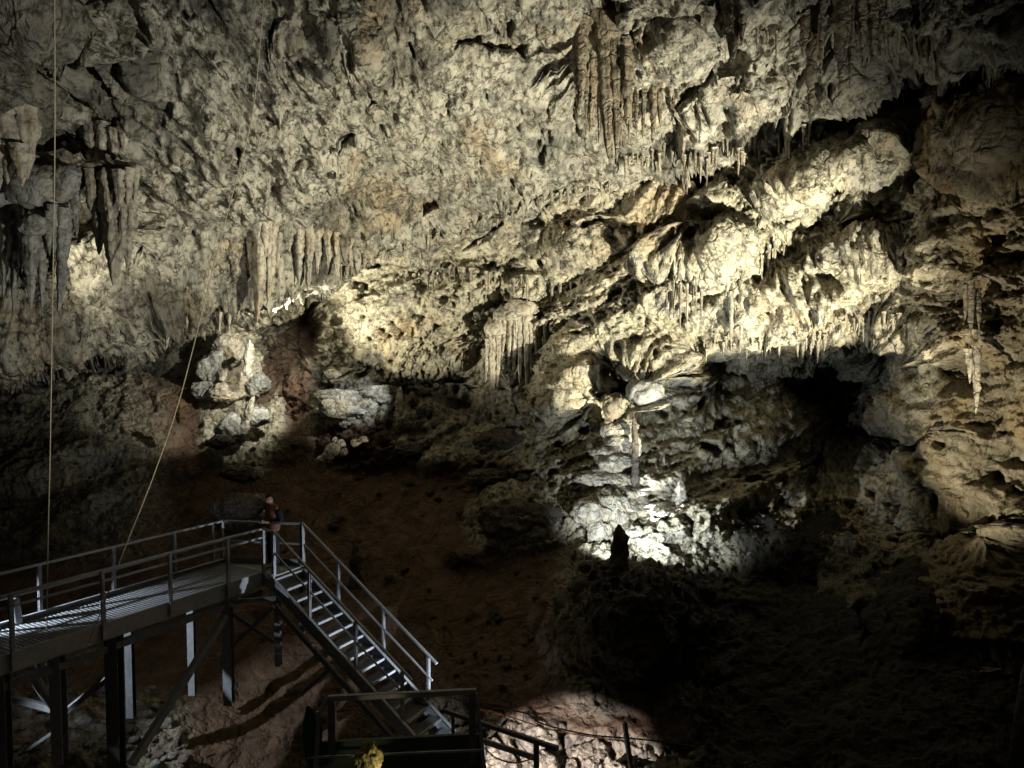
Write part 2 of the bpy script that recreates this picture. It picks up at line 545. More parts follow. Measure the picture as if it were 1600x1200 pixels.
mud = smooth(0, 40, V - np.interp(U, [0, 400, 480, 560, 640, 740, 850, 950, 1100], [620, 640, 560, 640, 660, 690, 730, 700, 900])) * smooth(900, 800, U)
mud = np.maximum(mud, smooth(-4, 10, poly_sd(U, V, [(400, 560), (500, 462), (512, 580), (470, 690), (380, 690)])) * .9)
dk = smooth(-10, 40, sd) * 0.7 * (1 - .85 * smooth(1330, 1180, U) * smooth(600, 690, V))  # darker rock; grotto shadow also put into the colour, paler where lamplit
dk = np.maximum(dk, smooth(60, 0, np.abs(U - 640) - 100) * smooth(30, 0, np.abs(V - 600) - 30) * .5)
dk = np.maximum(dk, smooth(340, 250, U) * 1.0)  # shade under the left shelf put into the wall colour
mud = np.maximum(mud, smooth(-2, 12, rsd) * .75)  # brown rock, darkened further to paint in the recess's shade
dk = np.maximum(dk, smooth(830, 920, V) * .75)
dk = np.maximum(dk, smooth(1380, 1480, U) * smooth(300, 160, V) * .7)  # shade of the upper right painted into the wall
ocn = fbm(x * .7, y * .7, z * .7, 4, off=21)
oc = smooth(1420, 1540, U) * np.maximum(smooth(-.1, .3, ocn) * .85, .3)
dk = np.maximum(dk, smooth(1420, 1520, U) * (.35 + .4 * smooth(.1, -.3, ocn)))  # mottled dark rock, darkened more to offset the lamp's hot spot
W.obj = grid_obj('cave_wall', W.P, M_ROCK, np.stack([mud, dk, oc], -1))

# ------------------------------------------------------------------ cave ceiling with its hanging shelf
C = Sheet(-320, 1930, -420, 720, STEP)
u, v = C.u, C.v
bound = curve([(-320, 600), (0, 568), (100, 545), (200, 520), (250, 500), (330, 462), (390, 448), (430, 440), (495, 428), (540, 405), (600, 386), (700, 366), (760, 330), (850, 302), (960, 275),
               (1050, 222), (1180, 185), (1260, 155), (1330, 105), (1400, 62), (1480, 42), (1600, 15), (1930, -60)])
dc = rbf([(-300, -300, 9), (-300, 100, 11), (-300, 620, 18), (0, -400, 9), (0, 0, 14), (0, 200, 17), (0, 290, 20.0), (60, 350, 21.6), (0, 400, 21.6), (0, 475, 18.2), (0, 560, 18.4), (0, 620, 19.6), (100, 390, 22), (100, 440, 19.4), (180, 330, 21.5),
          (200, -400, 9.5), (200, 0, 15), (200, 200, 18), (200, 370, 21.4), (200, 420, 20.0), (200, 500, 20.0), (200, 570, 21.2), (400, -400, 10), (400, 0, 16), (400, 200, 19), (400, 330, 22), (350, 420, 21.6), (420, 475, 23.5),
          (600, -400, 10.5), (600, 0, 17), (600, 200, 21), (600, 330, 24.5), (600, 400, 25.5), (800, -400, 11), (800, 0, 17), (800, 200, 21.3), (800, 310, 24), (1000, -400, 11), (1000, 0, 17), (1000, 150, 20.5), (1000, 250, 22.3),
          (1200, -400, 10), (1200, 0, 17), (1200, 130, 20), (1400, -400, 9.5), (1400, 0, 16.5), (1600, -400, 8.5), (1600, 0, 14), (1900, -400, 7), (1900, -60, 11)])
wx = 22 * fbm(u / 70, v / 70, 0 * u, 5, gain=0.6, off=13.1); wy = 22 * fbm(u / 70, v / 70, 0 * u + 5, 5, gain=0.6, off=18.1)
U = u + wx; V = v + wy
d = dc(u, np.minimum(v, bound(u)))
over = np.maximum(0, V - bound(U))
for poly, dep, so in [
    ([(-20, 60), (50, 40), (140, 60), (110, 110), (60, 120), (70, 180), (-20, 190)], 1.8, 14),
    ([(150, -40), (175, -40), (180, 60), (160, 120), (150, 60)], 1.2, 8),
    ([(60, 150), (110, 150), (120, 240), (70, 250)], 1.6, 12),
    ([(130, 262), (180, 236), (245, 245), (245, 330), (230, 330), (215, 262)], 1.3, 8),
    ([(215, 300), (245, 300), (250, 410), (215, 410)], 1.4, 8),
    ([(-30, 290), (40, 260), (120, 290), (120, 400), (60, 470), (-30, 470)], 1.6, 18),
    ([(505, 110), (525, 105), (525, 130), (505, 135)], .9, 6), ([(410, 150), (425, 150), (425, 180), (405, 178)], 1.0, 6),
    ([(360, 200), (370, 200), (368, 240), (358, 240)], .8, 5),
    ([(575, 135), (590, 140), (535, 225), (490, 262), (480, 252), (530, 205)], .7, 8),
    ([(690, 40), (760, 50), (830, 60), (825, 90), (790, 85), (740, 75), (700, 60)], .5, 8),
    ([(640, 310), (690, 300), (690, 318), (655, 335)], .7, 6),
    ([(905, -10), (1000, -10), (975, 40), (940, 60), (915, 90), (905, 60)], 1.3, 12),
    ([(1080, 60), (1130, 0), (1160, 10), (1120, 90)], .6, 12),
    ([(1215, -20), (1420, -20), (1400, 40), (1330, 90), (1250, 50)], 1.2, 16)]:
    d = d + dep * smooth(-2, max(so, dep * 12), poly_sd(U, V, poly))
for (cx, cy, rx, ry, ang, h) in [(30, 20, 70, 34, 10, .9), (90, 240, 60, 28, 0, .8), (200, 215, 40, 30, 0, .7), (230, 130, 30, 60, 0, .6), (300, 170, 60, 90, 20, .5), (480, 60, 60, 50, 20, .5),
                                 (500, 240, 120, 18, 38, .6), (1040, 60, 50, 50, 30, .8), (1130, 150, 120, 26, 25, .7), (1000, 180, 40, 40, 0, .6), (560, 60, 26, 70, 25, .5), (15, 240, 35, 35, 0, .9), (880, 30, 30, 60, 0, .4)]:
    d = d - h * (1 - smooth(0, 1.3, ell(U, V, cx, cy, rx, ry, ang)))
d = d + 0.10 * over + 0.5 * np.maximum(0, over - 10)
P0 = unproject(u, v, d)
n0 = soft_dir(P0)
x, y, z = P0[..., 0], P0[..., 1], P0[..., 2]
flute = fbm(x * 2.1, y * 0.9, z * 0.35, 5, gain=0.55, ridge=True, off=16.0)
fl_big = fbm(x * 0.7, y * 0.4, z * 0.16, 3, ridge=True, off=31.0)
rug = fbm(x * 0.8, y * 0.6, z * 0.8, 6, gain=0.6, ridge=True, off=24.4)
big = fbm(x * 0.28, y * 0.2, z * 0.28, 3, off=29.0)
fine = fbm(x * 2.8, y * 1.8, z * 2.8, 5, gain=0.72, ridge=True, off=41.0)
mid = fbm(x * 1.9, y * .6, z * .8, 5, gain=0.65, ridge=True, off=45.0)
pit = fbm(x * 2.0, y * 0.55, z * 0.6, 4, gain=.6, off=43.0)
left = np.maximum(smooth(650, 350, u), .6 * smooth(950, 1100, u))
hid = smooth(0, 40, over)
shelf = smooth(-15, 25, V - np.interp(U, [-300, 0, 100, 200, 280, 350, 450, 620], [560, 478, 432, 400, 372, 330, 300, 280])) * smooth(620, 480, U)
s2 = x * ca + z * sa; q2 = -x * sa + z * ca
diag = fbm(s2 * .16, y * .3, q2 * .7, 4, ridge=True, off=97.0)
drape = fbm(x * 6.0, y * 2.0, z * 0.9, 4, gain=0.6, ridge=True, off=95.0)
left = left * (1 - .75 * shelf)
rv = .25 + 1.0 * smooth(-.25, .3, fbm(x * .19, y * .12, z * .15, 3, off=113.0))
rug = rug * rv; fine = fine * (.4 + .6 * rv); mid = mid * rv
disp = shelf * .16 * drape + (0.45 * flute + 1.0 * fl_big) * (0.3 + 0.7 * left) + (.35 + .65 * left) * (0.55 * rug + 0.42 * mid) + 0.8 * big + (.10 + .09 * left) * fine + .7 * diag * smooth(900, 1050, u) - (.35 + .3 * left) * smooth(0.25, 0.5, pit)
C.P = P0 + n0 * disp[..., None]
# small drips all over the underside lip
dr = fbm(x * 4.5, y * 0.8, z * 0.1, 2, off=51.0)
C.P[..., 2] -= (0.5 * smooth(0.15, 0.75, dr) * smooth(-60, -5, V - bound(U)) * (1 - hid))
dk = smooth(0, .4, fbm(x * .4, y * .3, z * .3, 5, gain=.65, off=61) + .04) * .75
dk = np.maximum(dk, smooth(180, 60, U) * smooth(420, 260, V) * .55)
dk = np.maximum(dk, smooth(1180, 1300, U) * .55)  # shade at the top right put into the ceiling colour
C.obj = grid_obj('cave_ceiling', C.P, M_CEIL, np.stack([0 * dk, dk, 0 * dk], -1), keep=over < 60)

# ------------------------------------------------------------------ cave floor: muddy slope, boulders grown into it
F = Sheet(-420, 2020, 560, 1420, STEP)
u, v = F.u, F.v
top = curve([(-420, 690), (0, 660), (150, 670), (300, 625), (400, 640), (470, 600), (520, 640), (600, 640), (680, 655), (740, 690), (830, 720), (880, 720), (930, 690), (960, 800), (1050, 830), (1120, 800),
             (1200, 800), (1300, 820), (1400, 850), (1500, 930), (1600, 990), (2020, 1000)])
dfl = rbf([(-400, 650, 27), (-400, 1000, 17), (-400, 1400, 12), (0, 650, 27.5), (0, 800, 24.5), (0, 950, 21.5), (0, 1100, 16.8), (0, 1200, 14.6), (0, 1400, 11.5), (200, 640, 28.5), (200, 800, 25), (200, 950, 21.5), (200, 1100, 17.4), (200, 1200, 15.2),
           (200, 1400, 13.5), (400, 640, 29), (400, 750, 26.5), (400, 900, 22.5), (400, 1050, 19), (400, 1200, 16.5), (400, 1400, 13.5), (560, 650, 28), (560, 750, 26), (560, 900, 22.5), (560, 1050, 18.8), (560, 1200, 16), (560, 1400, 12.5),
           (720, 680, 26.5), (720, 800, 24), (720, 950, 20.5), (720, 1060, 17.6), (720, 1110, 16.3), (720, 1200, 15.2), (720, 1400, 11.5), (860, 700, 25.5), (860, 850, 21.5), (860, 1000, 18.4), (860, 1110, 16.4), (860, 1200, 14.8), (860, 1400, 11), (1000, 800, 23), (1000, 850, 21.3), (1000, 890, 19.3), (940, 850, 21.2), (1080, 850, 21.3), (1000, 1050, 17.2),
           (1000, 1200, 14.4), (1000, 1400, 10.5), (1150, 800, 22), (1150, 950, 18.5), (1150, 1100, 16), (1150, 1250, 13), (1300, 830, 21.5), (1300, 950, 18), (1300, 1100, 15), (1300, 1400, 10), (1500, 900, 17.5), (1500, 1050, 14.8), (1500, 1250, 12), (1700, 1000, 15.5), (1700, 1300, 11.5), (2000, 1100, 14), (2000, 1400, 10)])
wx = 24 * fbm(u / 80, v / 80, 0 * u, 5, gain=0.6, off=73.1); wy = 24 * fbm(u / 80, v / 80, 0 * u + 5, 5, gain=0.6, off=78.1)
U = u + wx; V = v + wy
d = dfl(u, np.maximum(v, top(u)))
over = np.maximum(0, top(U) - V)
for (cx, cy, rx, ry, ang, h) in [(560, 640, 75, 32, 12, 1.6), (470, 690, 50, 30, 25, .7), (960, 960, 110, 80, 0, 2.2), (1000, 1000, 55, 60, 0, .8), (380, 800, 40, 22, 0, .8), (800, 700, 60, 36, 0, .9), (540, 700, 30, 16, 20, .8),
                                 (690, 720, 40, 20, 0, .7), (620, 690, 50, 14, 0, .5), (950, 770, 60, 60, 0, 1.6), (1040, 790, 110, 40, 0, 1.2), (820, 800, 90, 50, 10, 1.2), (60, 740, 90, 40, 10, 1.2), (300, 720, 60, 26, 20, .8), (130, 700, 60, 26, 0, .9),
                                 (1230, 850, 120, 60, 0, 1.2), (730, 860, 50, 30, 0, .8), (100, 820, 110, 26, 30, .8), (1430, 930, 60, 110, 0, 1.2)]:
    d = d - h * (1 - smooth(0, 1.3, ell(U, V, cx, cy, rx, ry, ang)))
d = d + 1.6 * smooth(-2, 16, poly_sd(U, V, [(930, 1052), (1000, 1038), (1060, 1052), (1160, 1060), (1120, 1100), (1000, 1085), (940, 1075)]))
d = d + 1.2 * smooth(-2, 16, poly_sd(U, V, [(1320, 920), (1345, 915), (1370, 1000), (1350, 1020), (1330, 990)]))
d = d + 0.05 * over
P0 = unproject(u, v, d)
n0 = soft_dir(P0)
x, y, z = P0[..., 0], P0[..., 1], P0[..., 2]
rockm = np.maximum.reduce([smooth(840, 930, U) * smooth(1140, 1080, V), smooth(300, 150, U) * smooth(900, 820, V), 1 - smooth(.9, 1.25, ell(U, V, 565, 640, 85, 40, 12)), 1 - smooth(.9, 1.3, ell(U, V, 380, 660, 60, 80, 0)),
                           1 - smooth(.9, 1.3, ell(U, V, 690, 680, 120, 40, 0)), smooth(1050, 1100, U), 1 - smooth(.9, 1.2, ell(U, V, 820, 810, 90, 55, 0)), 1 - smooth(.9, 1.2, ell(U, V, 380, 800, 45, 26, 0))])
rug = fbm(x * 0.9, y * 0.9, z * 0.9, 6, gain=0.6, ridge=True, off=84.4)
soft = fbm(x * 0.5, y * 0.5, z * 0.5, 5, gain=0.5, off=89.0)
f1, f2, cv = worley(x * 1.6, y * 1.6, z * 1.6, 5)
peb = np.clip(0.5 - f1, 0, 1) * (cv > .55)
fine = fbm(x * 3.0, y * 3.0, z * 3.0, 5, gain=0.7, ridge=True, off=81.0)
strv = fbm(x * 1.5, y * 0.8, z * 0.3, 4, ridge=True, off=83.0)
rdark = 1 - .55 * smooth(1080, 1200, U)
disp = 0.35 * soft + rdark * rockm * (0.42 * rug + 0.25 * strv * smooth(840, 940, U) + 0.24 * fine) + (1 - rockm) * (0.30 * peb + 0.05 * fine)
pk = smooth(-6, 10, V - np.interp(U, [640, 700, 800, 900, 1080, 1200], [1080, 1092, 1112, 1142, 1166, 1200])) * smooth(640, 670, U) * smooth(1110, 1060, U)
w3 = fbm(x * .9, y * .9, z * .9, 3, off=91.0)
g1, g2, gc = worley(x * 1.15 + .5 * w3, y * 1.1, z * 1.3 + .5 * w3, 3)
disp += pk * (-.55 + 0.55 * smooth(0.02, 0.16, g2 - g1) * (.5 + .6 * gc) + .16 * fine)
rub = smooth(220, 160, np.abs(U - 100)) * smooth(1060, 1110, V)
f1b, f2b, cvb = worley(x * 2.6, y * 2.6, z * 2.6, 9)
disp += rub * 0.35 * np.clip(.6 - f1b, 0, 1)
F.P = P0 + n0 * disp[..., None]
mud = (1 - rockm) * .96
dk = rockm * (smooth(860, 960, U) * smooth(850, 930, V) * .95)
dk = np.maximum(dk, smooth(1080, 1180, U))  # unlit lower right: shade painted into the floor colour
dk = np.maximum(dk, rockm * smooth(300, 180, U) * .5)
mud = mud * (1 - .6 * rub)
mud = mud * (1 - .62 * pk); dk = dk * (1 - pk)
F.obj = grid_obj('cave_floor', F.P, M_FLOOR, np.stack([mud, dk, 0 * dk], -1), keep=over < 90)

#@@OBJECTS
# ================================================================== OBJECT HELPERS
R = random.Random(5)


def npn(p, f, o=4, off=0.0, ridge=False, gain=.55):
    p = np.asarray(p, float)
    return fbm(p[:, 0] * f, p[:, 1] * f, p[:, 2] * f, o, gain=gain, ridge=ridge, off=off)


def spike_data(top, bot, r0, seed=0, nseg=26, nring=16, flute=0.22, flat=1.0, blunt=0.12, bulge=0.0, shape=0.75):
    """a fluted stalactite or stalagmite between two points; its thick end at the first"""
    top, bot = Vector(top), Vector(bot)
    ax = bot - top
    L = ax.length
    a = ax.normalized()
    e1 = a.cross(Vector((0, 1, 0.01))).normalized()
    e2 = a.cross(e1)
    rr = random.Random(seed)
    ph = rr.random() * 6
    nf = rr.choice([3, 4, 5, 6])
    vs = []
    for i in range(nseg + 1):
        t = i / nseg
        k = (1 - t) ** shape * (1 - blunt) + blunt * (1 - t ** 6) + bulge * math.sin(t * math.pi)
        if i == nseg: k = 0.02
        wob = (e1 * math.sin(t * 3.1 + ph) + e2 * math.cos(t * 2.3 + ph)) * r0 * 0.25 * t
        for j in range(nring):
            th = 2 * math.pi * j / nring
            fl = 1 + flute * (0.6 * math.cos(nf * th + ph + t * 1.3) + 0.4 * math.cos((nf * 2 + 1) * th + ph * 2))
            r = r0 * k * fl
            vs.append(top + a * (L * t) + wob + e1 * (r * math.cos(th)) + e2 * (r * math.sin(th) * flat))
    va = np.array([tuple(q) for q in vs])
    n = npn(va, 2.2 / max(.3, r0 * 4), 3, off=seed * 1.37)[:, None]
    ctr = np.array([tuple(top + a * (L * (i / nseg))) for i in range(nseg + 1) for j in range(nring)])
    n2 = npn(va * [1, 1, 3.0], 1.3 / max(.12, r0 * 1.2), 3, off=seed * 2.1)[:, None]
    va = va + (va - ctr) * (n * 0.7 + n2 * 0.35)
    fs = []
    for i in range(nseg):
        for j in range(nring):
            j2 = (j + 1) % nring
            fs.append((i * nring + j, i * nring + j2, (i + 1) * nring + j2, (i + 1) * nring + j))
    fs.append(tuple(range(nring)))
    fs.append(tuple(nseg * nring + j for j in range(nring))[::-1])
    return va, fs


def spike(name, top, bot, r0, mat, parent=None, **kw):
    va, fs = spike_data(top, bot, r0, **kw)
    if parent is None:
        o0 = Vector(top)
        o = mesh_obj(name, [Vector(q) - o0 for q in va], fs, mat)
        o.location = o0
        return o
    return mesh_obj(name, va, fs, mat, parent)


def cluster(name, spikes, d, mat, label, cat, group=None, part='spike', cap=None, flat=0.8, hi=18, out=None):
    """a fused group of stalactites; spikes are (x top, y top, x tip, y tip, width) as seen, all about the distance d"""
    x0, y0 = spikes[0][:2]
    sh = C if d is None else None
    if d is None: d = C.depth(x0, y0)
    if out:
        d = out; sh = None
    root = empty(name, P(x0, y0, d), label, cat, group)
    for i, s in enumerate(spikes):
        dd = (sh.depth(s[0], max(s[1], -60)) + .12 if sh else d) + (s[5] * .8 if len(s) > 5 else 0)
        spike(part, P(s[0], s[1], dd), P(s[2], s[3], dd), s[4] / 2 * dd / FPX, mat, root, seed=hash_(name, i), nseg=36, nring=hi, flute=.26, flat=flat, blunt=.2, shape=.75)
    for (cx, cy, rx, ry, off) in (cap or []):
        c = P(cx, cy, d + off)
        vs, fs = rock_data(hash_(name, cx), 4, (rx * d / FPX, rx * d / FPX * .7, ry * d / FPX), 0.25, stretch=True)
        mesh_obj('flowstone_cap', vs + np.array(c), fs, mat, root)
    return root


def hash_(n, i):
    return (sum(ord(c) * (k + 3) for k, c in enumerate(n)) + int(i) * 37) % 997


_ico = {}


def ico(sub):
    if sub not in _ico:
        bm = bmesh.new()
        bmesh.ops.create_icosphere(bm, subdivisions=sub, radius=1)
        bm.verts.ensure_lookup_table()
        _ico[sub] = (np.array([tuple(q.co) for q in bm.verts]), [tuple(w.index for w in f.verts) for f in bm.faces])
        bm.free()
    return _ico[sub]


def rock_data(seed, sub, size, rough=0.3, stretch=False, cuts=7):
    vs, fs = ico(sub)
    vs = vs.copy()
    rr = random.Random(seed)
    for _ in range(cuts):
        n = np.array([rr.gauss(0, 1), rr.gauss(0, 1), rr.gauss(0, 1)]); n /= np.linalg.norm(n)
        h = rr.uniform(.55, .85)
        k = vs @ n - h
        vs = vs - np.clip(k, 0, None)[:, None] * n * .85
    q = vs * ([2.2, 2.2, .5] if stretch else [1, 1, 1])
    dsp = npn(q, 1.3, 5, off=seed * .71, ridge=True, gain=.6) * rough + npn(q, 4.5, 3, off=seed * 1.3, gain=.6) * rough * .35
    vs = vs * (1 + dsp)[:, None] * np.array(size)
    return vs, fs


def rock(name, loc, size, mat, label=None, cat='rock', group=None, seed=1, sub=4, rough=.3, rotz=0, stretch=False, parent=None):
    vs, fs = rock_data(seed, sub, size, rough, stretch)
    o = mesh_obj(name, vs, fs, mat)
    o.location = loc
    o.rotation_euler = (0, 0, rotz)
    return tag(o, label, cat, group)


def beam_data(p, q, w, h, up=Vector((0, 0, 1))):
    p, q = Vector(p), Vector(q)
    a = (q - p).normalized()
    s = a.cross(up)
    if s.length < 1e-3: s = a.cross(Vector((1, 0, 0)))
    s.normalize(); t = s.cross(a).normalized()
    vs = [c + s * (i * w / 2) + t * (j * h / 2) for c in (p, q) for i, j in ((-1, -1), (1, -1), (1, 1), (-1, 1))]
    fs = [(0, 3, 2, 1), (4, 5, 6, 7), (0, 1, 5, 4), (1, 2, 6, 5), (2, 3, 7, 6), (3, 0, 4, 7)]
    return vs, fs


def join(parts):
    V_, F_ = [], []
    for vs, fs in parts:
        o = len(V_)
        V_ += list(vs); F_ += [tuple(i + o for i in f) for f in fs]
    return V_, F_


def steel(name, pieces, mat, parent, bevel=0.006):
    vs, fs = join([beam_data(*p) for p in pieces])
    o = mesh_obj(name, vs, fs, mat, parent, smooth_sh=False)
    if bevel:
        m = o.modifiers.new('bevel', 'BEVEL'); m.width = bevel; m.segments = 1
    return o


def channel(p, q, depth, flange, side, th=0.012):
    """C-channel: a web with two flanges towards the vector side"""
    p, q, side = Vector(p), Vector(q), Vector(side).normalized()
    a = (q - p).normalized(); up = side.cross(a).normalized()
    if up.z < 0: up = -up
    o = side * (flange / 2 + th / 2)
    return [(p, q, th, depth, up), (p + o + up * (depth / 2 - th / 2), q + o + up * (depth / 2 - th / 2), flange, th, up),
            (p + o - up * (depth / 2 - th / 2), q + o - up * (depth / 2 - th / 2), flange, th, up)]


def ibeam(p, q, w, dpt, face, th=0.014):
    """H-section column whose flanges face the vector face"""
    p, q, face = Vector(p), Vector(q), Vector(face).normalized()
    o = face * (dpt / 2 - th / 2)
    return [(p + o, q + o, w, th, face), (p - o, q - o, w, th, face), (p, q, th, dpt - 2 * th, face)]


def tube(name, pts, r, mat, parent=None, n=6, loc=None):
    pts = [Vector(q) for q in pts]
    vs = []
    for i, p in enumerate(pts):
        a = (pts[min(i + 1, len(pts) - 1)] - pts[max(i - 1, 0)]).normalized()
        e1 = a.cross(Vector((0.1, 1, 0.2))).normalized(); e2 = a.cross(e1)
        for j in range(n):
            th = 2 * math.pi * j / n
            vs.append(p + e1 * r * math.cos(th) + e2 * r * math.sin(th))
    fs = [(i * n + j, i * n + (j + 1) % n, (i + 1) * n + (j + 1) % n, (i + 1) * n + j) for i in range(len(pts) - 1) for j in range(n)]
    fs += [tuple(range(n))[::-1], tuple((len(pts) - 1) * n + j for j in range(n))]
    return mesh_obj(name, vs, fs, mat, parent)


def spline(pts, k=10):
    out = []
    n = len(pts)
    for i in range(n - 1):
        p0, p1, p2, p3 = pts[max(i - 1, 0)], pts[i], pts[i + 1], pts[min(i + 2, n - 1)]
        for j in range(k):
            t = j / k
            out.append(0.5 * ((2 * p1) + (p2 - p0) * t + (2 * p0 - 5 * p1 + 4 * p2 - p3) * t * t + (3 * p1 - p0 - 3 * p2 + p3) * t ** 3))
    out.append(pts[-1])
    return out


# ================================================================== WALKWAY, LANDING AND STAIRS
ZD = -5.2
A = PZ(412, 893, ZD); B = PZ(18, 1020, ZD)
L = (B - A).normalized()
Wd = Vector((L.y, -L.x, 0)) * -1
if Wd.y < 0: Wd = -Wd
WID = 1.42
B = A + L * 10.6
UP = Vector((0, 0, 1))
N2 = PZ(428, 900, ZD); F2 = PZ(473, 884, ZD); F1 = A + Wd * WID
wk = empty('walkway', A, 'grey galvanised steel walkway with grating floor and double handrail, at lower left', 'walkway')
# beams along both edges
near_in = Wd * 0.03
steel('edge_beam', channel(A - UP * .17, B - UP * .17, .34, .07, Wd), M_STEEL, wk)
steel('edge_beam', channel(F1 - UP * .05, B + Wd * WID - UP * .05, .30, .07, -Wd), M_STEEL, wk)
steel('bottom_chord', [(A - UP * .50 + Wd * .1, B - UP * .62 + Wd * .1, .12, .14), (F1 - UP * .50, B + Wd * WID - UP * .62, .12, .14)], M_DKSTEEL, wk)
# grating: bearing bars across, strips along
pcs = []
nb = 140
for i in range(nb + 1):
    c = A + L * (0.02 + 10.5 * i / nb) - UP * .012
    pcs.append((c + Wd * .02, c + Wd * (WID - .02), .022, .028))
for i in range(22):
    c = Wd * (.03 + (WID - .06) * i / 21) - UP * .008
    pcs.append((A + c, B + c, .016, .018))
steel('grating', pcs, M_STEEL, wk, 0)
pcs = []
for i in range(9):
    c = A + L * (0.6 + 1.2 * i) - UP * .12
    pcs.append((c, c + Wd * WID, .06, .16))
steel('cross_beam', pcs, M_DKSTEEL, wk)
# landing plate
lv = [A, N2, F2, F1]
lv2 = [q - UP * .03 for q in lv]
mesh_obj('landing_plate', [q + UP * .001 for q in lv] + lv2, [(0, 1, 2, 3), (7, 6, 5, 4), (0, 4, 5, 1), (1, 5, 6, 2), (2, 6, 7, 3), (3, 7, 4, 0)], M_STEEL, wk, False)
steel('kick_plate', [(F1 + UP * .07, F2 + UP * .07, .012, .16)], M_STEEL, wk)
steel('landing_beam', [(A - UP * .17, N2 - UP * .17, .05, .3), (N2 - UP * .2, F2 - UP * .2, .06, .26)], M_STEEL, wk)
RH = 1.0


def on_line(p0, dr, px):
    """distance along the line p0 + t*dr at which it passes the column px of the view"""
    k = (px - 800.0) / FPX
    # for a level line at any height the bearing is x/y_cam; the pitch is small and folded in
    c, s = math.cos(PITCH), math.sin(PITCH)
    f = lambda t: (p0.x + dr.x * t) / ((p0.y + dr.y * t) * c + (p0.z + dr.z * t) * s) - k
    a, b = -1.0, 12.0
    fa = f(a)
    for _ in range(50):
        m = (a + b) / 2
        if (f(m) > 0) == (fa > 0): a, fa = m, f(m)
        else: b = m
    return (a + b) / 2


def post(p, h, parent, w=.05, low=.0, face=None):
    return steel('post', ibeam(p - UP * low, p + UP * h, w, w, face or Wd, .008), M_STEEL, parent, 0)


for px in (355, 265, 160, 18):
    post(A + L * on_line(A, L, px) - Wd * .04, RH, wk, .062, .3)
post(B - Wd * .04, RH, wk, .062, .3)
post(A + Vector((0, 0, 0)), RH, wk, .062, .25)
for px in (335, 275, 180, 65, -40):
    post(F1 + L * on_line(F1, L, px) + Wd * .03, RH, wk, .062)
post(F1 + Wd * .02, RH, wk, .062)
post(F2, RH + .02, wk, .09)
post(N2, RH + .02, wk, .075)
steel('handrail', [(A + UP * RH, B + UP * RH, .055, .045), (A + UP * RH, N2 + UP * (RH + .005), .055, .045)], M_STEEL, wk)
steel('handrail', [(F1 + UP * RH, B + Wd * WID + UP * RH, .055, .045), (F1 + UP * (RH + .004), F2 + UP * RH, .055, .045)], M_STEEL, wk)
steel('mid_rail', [(F1 + UP * .52, B + Wd * WID + UP * .52, .03, .045), (F1 + UP * .525, F2 + UP * .52, .03, .045)], M_STEEL, wk)
steel('mid_rail', [(A + UP * .80 - Wd * .01, B + UP * .80 - Wd * .01, .02, .05)], M_STEEL, wk)

# stairs
E = Vector((0.89, -0.456, 0)).normalized()
T = 4.13; DROP = 2.92
wv = F2 - N2
SL = Vector((E.x * T, E.y * T, -DROP))
a_ = SL.normalized()
st = empty('staircase', N2, 'grey steel open-tread staircase going down to the right from the walkway landing', 'staircase')
sn, sf = N2 + E * .02 - UP * .06, F2 + E * .02 - UP * .06
steel('stringer', channel(sn - UP * .12, sn + SL - UP * .12, .27, .07, -wv), M_STEEL, st)
steel('stringer', channel(sf - UP * .10, sf + SL - UP * .10, .27, .07, -wv), M_STEEL, st)
steel('lower_brace', [(sn - UP * .62, sn + SL - UP * .62 - a_ * .4, .08, .12)], M_DKSTEEL, st)
nt_ = 14
for i in range(nt_):
    k = (i + .6) / nt_
    c = sn + SL * k - UP * .10
    pcs = [(c + wv * .05 + E * .13, c + wv * .95 + E * .13, .012, .05)]
    for j in range(9):
        pcs.append((c + wv * .05 + E * (.115 - .028 * j) + UP * .012, c + wv * .95 + E * (.115 - .028 * j) + UP * .012, .006, .025))
    t_ = steel('tread', pcs[1:] + [(c + wv * .05 - E * .12, c + wv * .95 - E * .12, .01, .04), (c + wv * .06 + E * .13, c + wv * .06 - E * .12, .01, .04), (c + wv * .94 + E * .13, c + wv * .94 - E * .12, .01, .04)], M_STEEL, st, 0)
    nz = steel('nosing', [(c + wv * .05 + E * .138, c + wv * .95 + E * .138, .045, .055)], M_STEEL, t_, 0)
    nz.matrix_parent_inverse = Matrix.Identity(4)
    nz.parent = t_
for s0, off in ((N2, -.02), (F2, .02)):
    for t in (1.06, 2.33, 3.52):
        k = t / T
        steel('post', ibeam(s0 + SL * k + wv * off - UP * .12, s0 + SL * k + wv * off + UP * (RH + .02), .06, .06, wv, .008), M_STEEL, st, 0)
e1_ = 3.75 / T
steel('handrail', [(N2 + UP * (RH + .03), N2 + SL * e1_ + UP * (RH + .03), .06, .045)], M_STEEL, st)
steel('handrail', [(F2 + UP * (RH + .03), F2 + SL * e1_ + UP * (RH + .03), .06, .045)], M_STEEL, st)
steel('mid_rail', [(N2 + UP * .55, N2 + SL * .88 + UP * .55, .03, .045)], M_STEEL, st)
steel('mid_rail', [(F2 + UP * .55, F2 + SL * .88 + UP * .55, .03, .045)], M_STEEL, st)
bl = sn + SL - UP * .1
pcs = [(bl + E * (.03 * i), bl + wv + E * (.03 * i), .006, .03) for i in range(26)]
pcs += [(bl, bl + E * .8, .03, .06), (bl + wv, bl + wv + E * .8, .03, .06), (bl + E * .8, bl + wv + E * .8, .03, .06)]
steel('bottom_landing', pcs, M_STEEL, st, 0)
steel('bottom_leg', [(bl + E * .75, bl + E * .75 - UP * 1.2, .07, .07)], M_DKSTEEL, st, 0)
steel('bottom_leg', [(bl + wv + E * .75, bl + wv + E * .75 - UP * 1.2, .07, .07)], M_DKSTEEL, st, 0)

